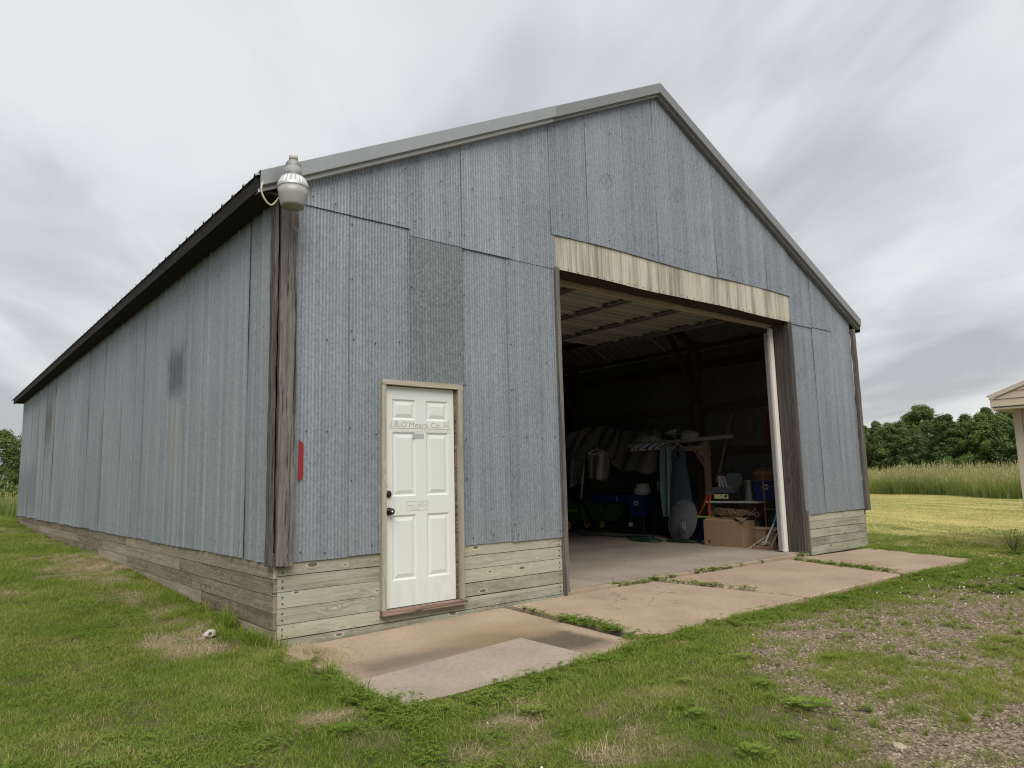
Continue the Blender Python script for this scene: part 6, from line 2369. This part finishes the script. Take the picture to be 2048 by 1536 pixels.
ORD = ['first', 'second', 'third', 'fourth', 'fifth', 'sixth', 'seventh', 'eighth', 'ninth', 'tenth', 'eleventh', 'twelfth', 'thirteenth', 'fourteenth', 'fifteenth', 'sixteenth', 'seventeenth', 'eighteenth']
row = []
_rr = random.Random(12)
_y = 33.5
while _y > 7.5 and len(row) < 18:
    row.append((_y, _rr.uniform(.80, 1.0), _rr.randrange(5)))
    _y -= _rr.uniform(1.25, 1.75)
random.seed(31)
for i, (y, s_, k) in enumerate(row):
    tree('broadleaf_tree', 68 + random.uniform(-1.2, 1.2) + (y - 20) * .3, y, s_ * .90, k, f'{ORD[i]} tree counted from the barn in the front row beyond the field', 'front row of trees beyond the field')
back = [(31, 1.0, 1), (28.6, 1.02, 3), (26.6, 1.0, 2), (25.2, 1.10, 0), (23.2, 1.22, 2), (21.4, 1.02, 4), (19.6, 1.0, 0), (17.8, 1.08, 3), (16.4, 1.12, 1), (14.8, 1.08, 3), (12.8, 1.05, 1), (10.8, 1.06, 0)]
for i, (y, s_, k) in enumerate(back):
    tree('broadleaf_tree', 74 + random.uniform(-1, 1) + (y - 20) * .3, y, s_ * .95, k, f'{ORD[i]} taller treetop from the barn showing over the front tree row', 'back row of trees beyond the field')
lft = [(2.2, 52, .80, 0, 'dark tree at the picture edge behind the far barn corner'), (4.8, 55, .95, 2, 'tall tree touching the far end of the barn wall'), (-1.2, 50, .78, 4, 'bushy tree beyond the barn, outermost of the group')]
for (x, y, s_, k, lab) in lft:
    tree('broadleaf_tree', x, y, s_, k, lab, 'trees behind the barn')
shrub = crown_mesh(9, 2.2, 1.5, 'leaf_mid', n_lobes=20, per=160, base=.02, leaf=.13, cone=.2)
for i, (x, y, s_, lab) in enumerate(((1.2, 38, 1.15, 'round green shrub behind the barn nearest its far corner'), (-1.5, 37, 1.0, 'round green shrub behind the barn away from the wall'), (63.5, 17.5, 1.1, 'low dark shrub between tall grass and trees near the shed side'), (64.5, 21.5, .9, 'low shrub at the middle of the tree row'))):
    t = empty('shrub', (x, y, float(terrain(np.array([x]), np.array([y]))[0])), i * 1.3, lab, 'shrub', 'shrubs around the barn')
    t.scale = (s_,) * 3
    o = bpy.data.objects.new('foliage', shrub)
    COL.objects.link(o)
    o.parent = t

# --- weed plant by the shed corner
def big_weed():
    random.seed(61)
    L = Leaves()
    for k in range(16):
        a = random.uniform(0, 6.28)
        ln, hh = random.uniform(.1, .30), random.uniform(.15, .42)
        for q in range(10):
            t = (q + 1) / 10
            c = Vector((ln * t * math.cos(a), ln * t * math.sin(a), hh * (t * 1.6 - .6 * t * t)))
            for sg in (-1, 1):
                b = a + sg * 1.1
                L.leaf(c + Vector((math.cos(b), math.sin(b), 0)) * .03, (random.uniform(-.5, .5), random.uniform(-.5, .5), 1), (math.cos(b), math.sin(b), .2), .07, .022)
    me = L.mesh('weed_leaves', 'weed')
    t = empty('leafy_weed', (10.15, -2.22, -.04), 0, 'dark leafy weed growing at the corner of the beige shed', 'plant')
    o = bpy.data.objects.new('leaves', me)
    COL.objects.link(o)
    o.parent = t
    st = MB()
    for k in range(6):
        a = k * 1.05
        st.tube([(0, 0, 0), (.06 * math.cos(a), .06 * math.sin(a), .2), (.12 * math.cos(a), .12 * math.sin(a), .36)], [.007, .006, .003], 5)
    st.build('stems', 'bark', t, local=True)


big_weed()

# --- animal skull lying in the straw by the wall
def skull():
    z0 = float(terrain(np.array([-.32]), np.array([.55]))[0])
    t = empty('animal_skull', (-.32, .55, z0 - .012), R(20), 'small bleached animal skull lying in the straw beside the long wall', 'skull')
    t.scale = (.8, .8, .8)
    M['bone'] = simple('bone', (0.40, 0.37, 0.33), 0.7, var=.3, scale=45)
    M['socket'] = simple('socket', (0.10, 0.085, 0.06), 0.9)
    bm = bmesh.new()
    bmesh.ops.create_icosphere(bm, subdivisions=3, radius=1)
    for v in bm.verts:
        x, y, z = v.co
        k = 1 - .45 * max(0, -x)
        v.co = Vector((x * .085, y * .050 * k, z * .048 * k + .05 + .012 * x))
        if x < -.3 and z < -.2:
            v.co.z += .01
    me = bpy.data.meshes.new('cranium')
    bm.to_mesh(me)
    bm.free()
    me.materials.append(M['bone'])
    for p in me.polygons:
        p.use_smooth = True
    o = bpy.data.objects.new('cranium', me)
    COL.objects.link(o)
    o.parent = t
    for sy in (-1, 1):
        b = bmesh.new()
        bmesh.ops.create_uvsphere(b, u_segments=12, v_segments=8, radius=.023)
        for v in b.verts:
            v.co.y *= .45
        me = bpy.data.meshes.new('eye_socket')
        b.to_mesh(me)
        b.free()
        me.materials.append(M['socket'])
        q = bpy.data.objects.new('eye_socket', me)
        COL.objects.link(q)
        q.parent = t
        q.location = (-.018, sy * .041, .062)
        MB().tube([(-.05, sy * .034, .045), (-.01, sy * .058, .040), (.04, sy * .050, .048)], .006, 6).build('cheekbone', 'bone', t, local=True)
    MB().cbox((-.115, -.022, .012), (-.05, .022, .035), .006).build('upper_jaw', 'bone', t, local=True)
    for k in range(7):
        for sy in (-1, 1):
            MB().box((-.11 + k * .010, sy * .020 - .003, .004), (-.103 + k * .010, sy * .020 + .003, .014)).build('tooth', 'bone', t, local=True)


skull()
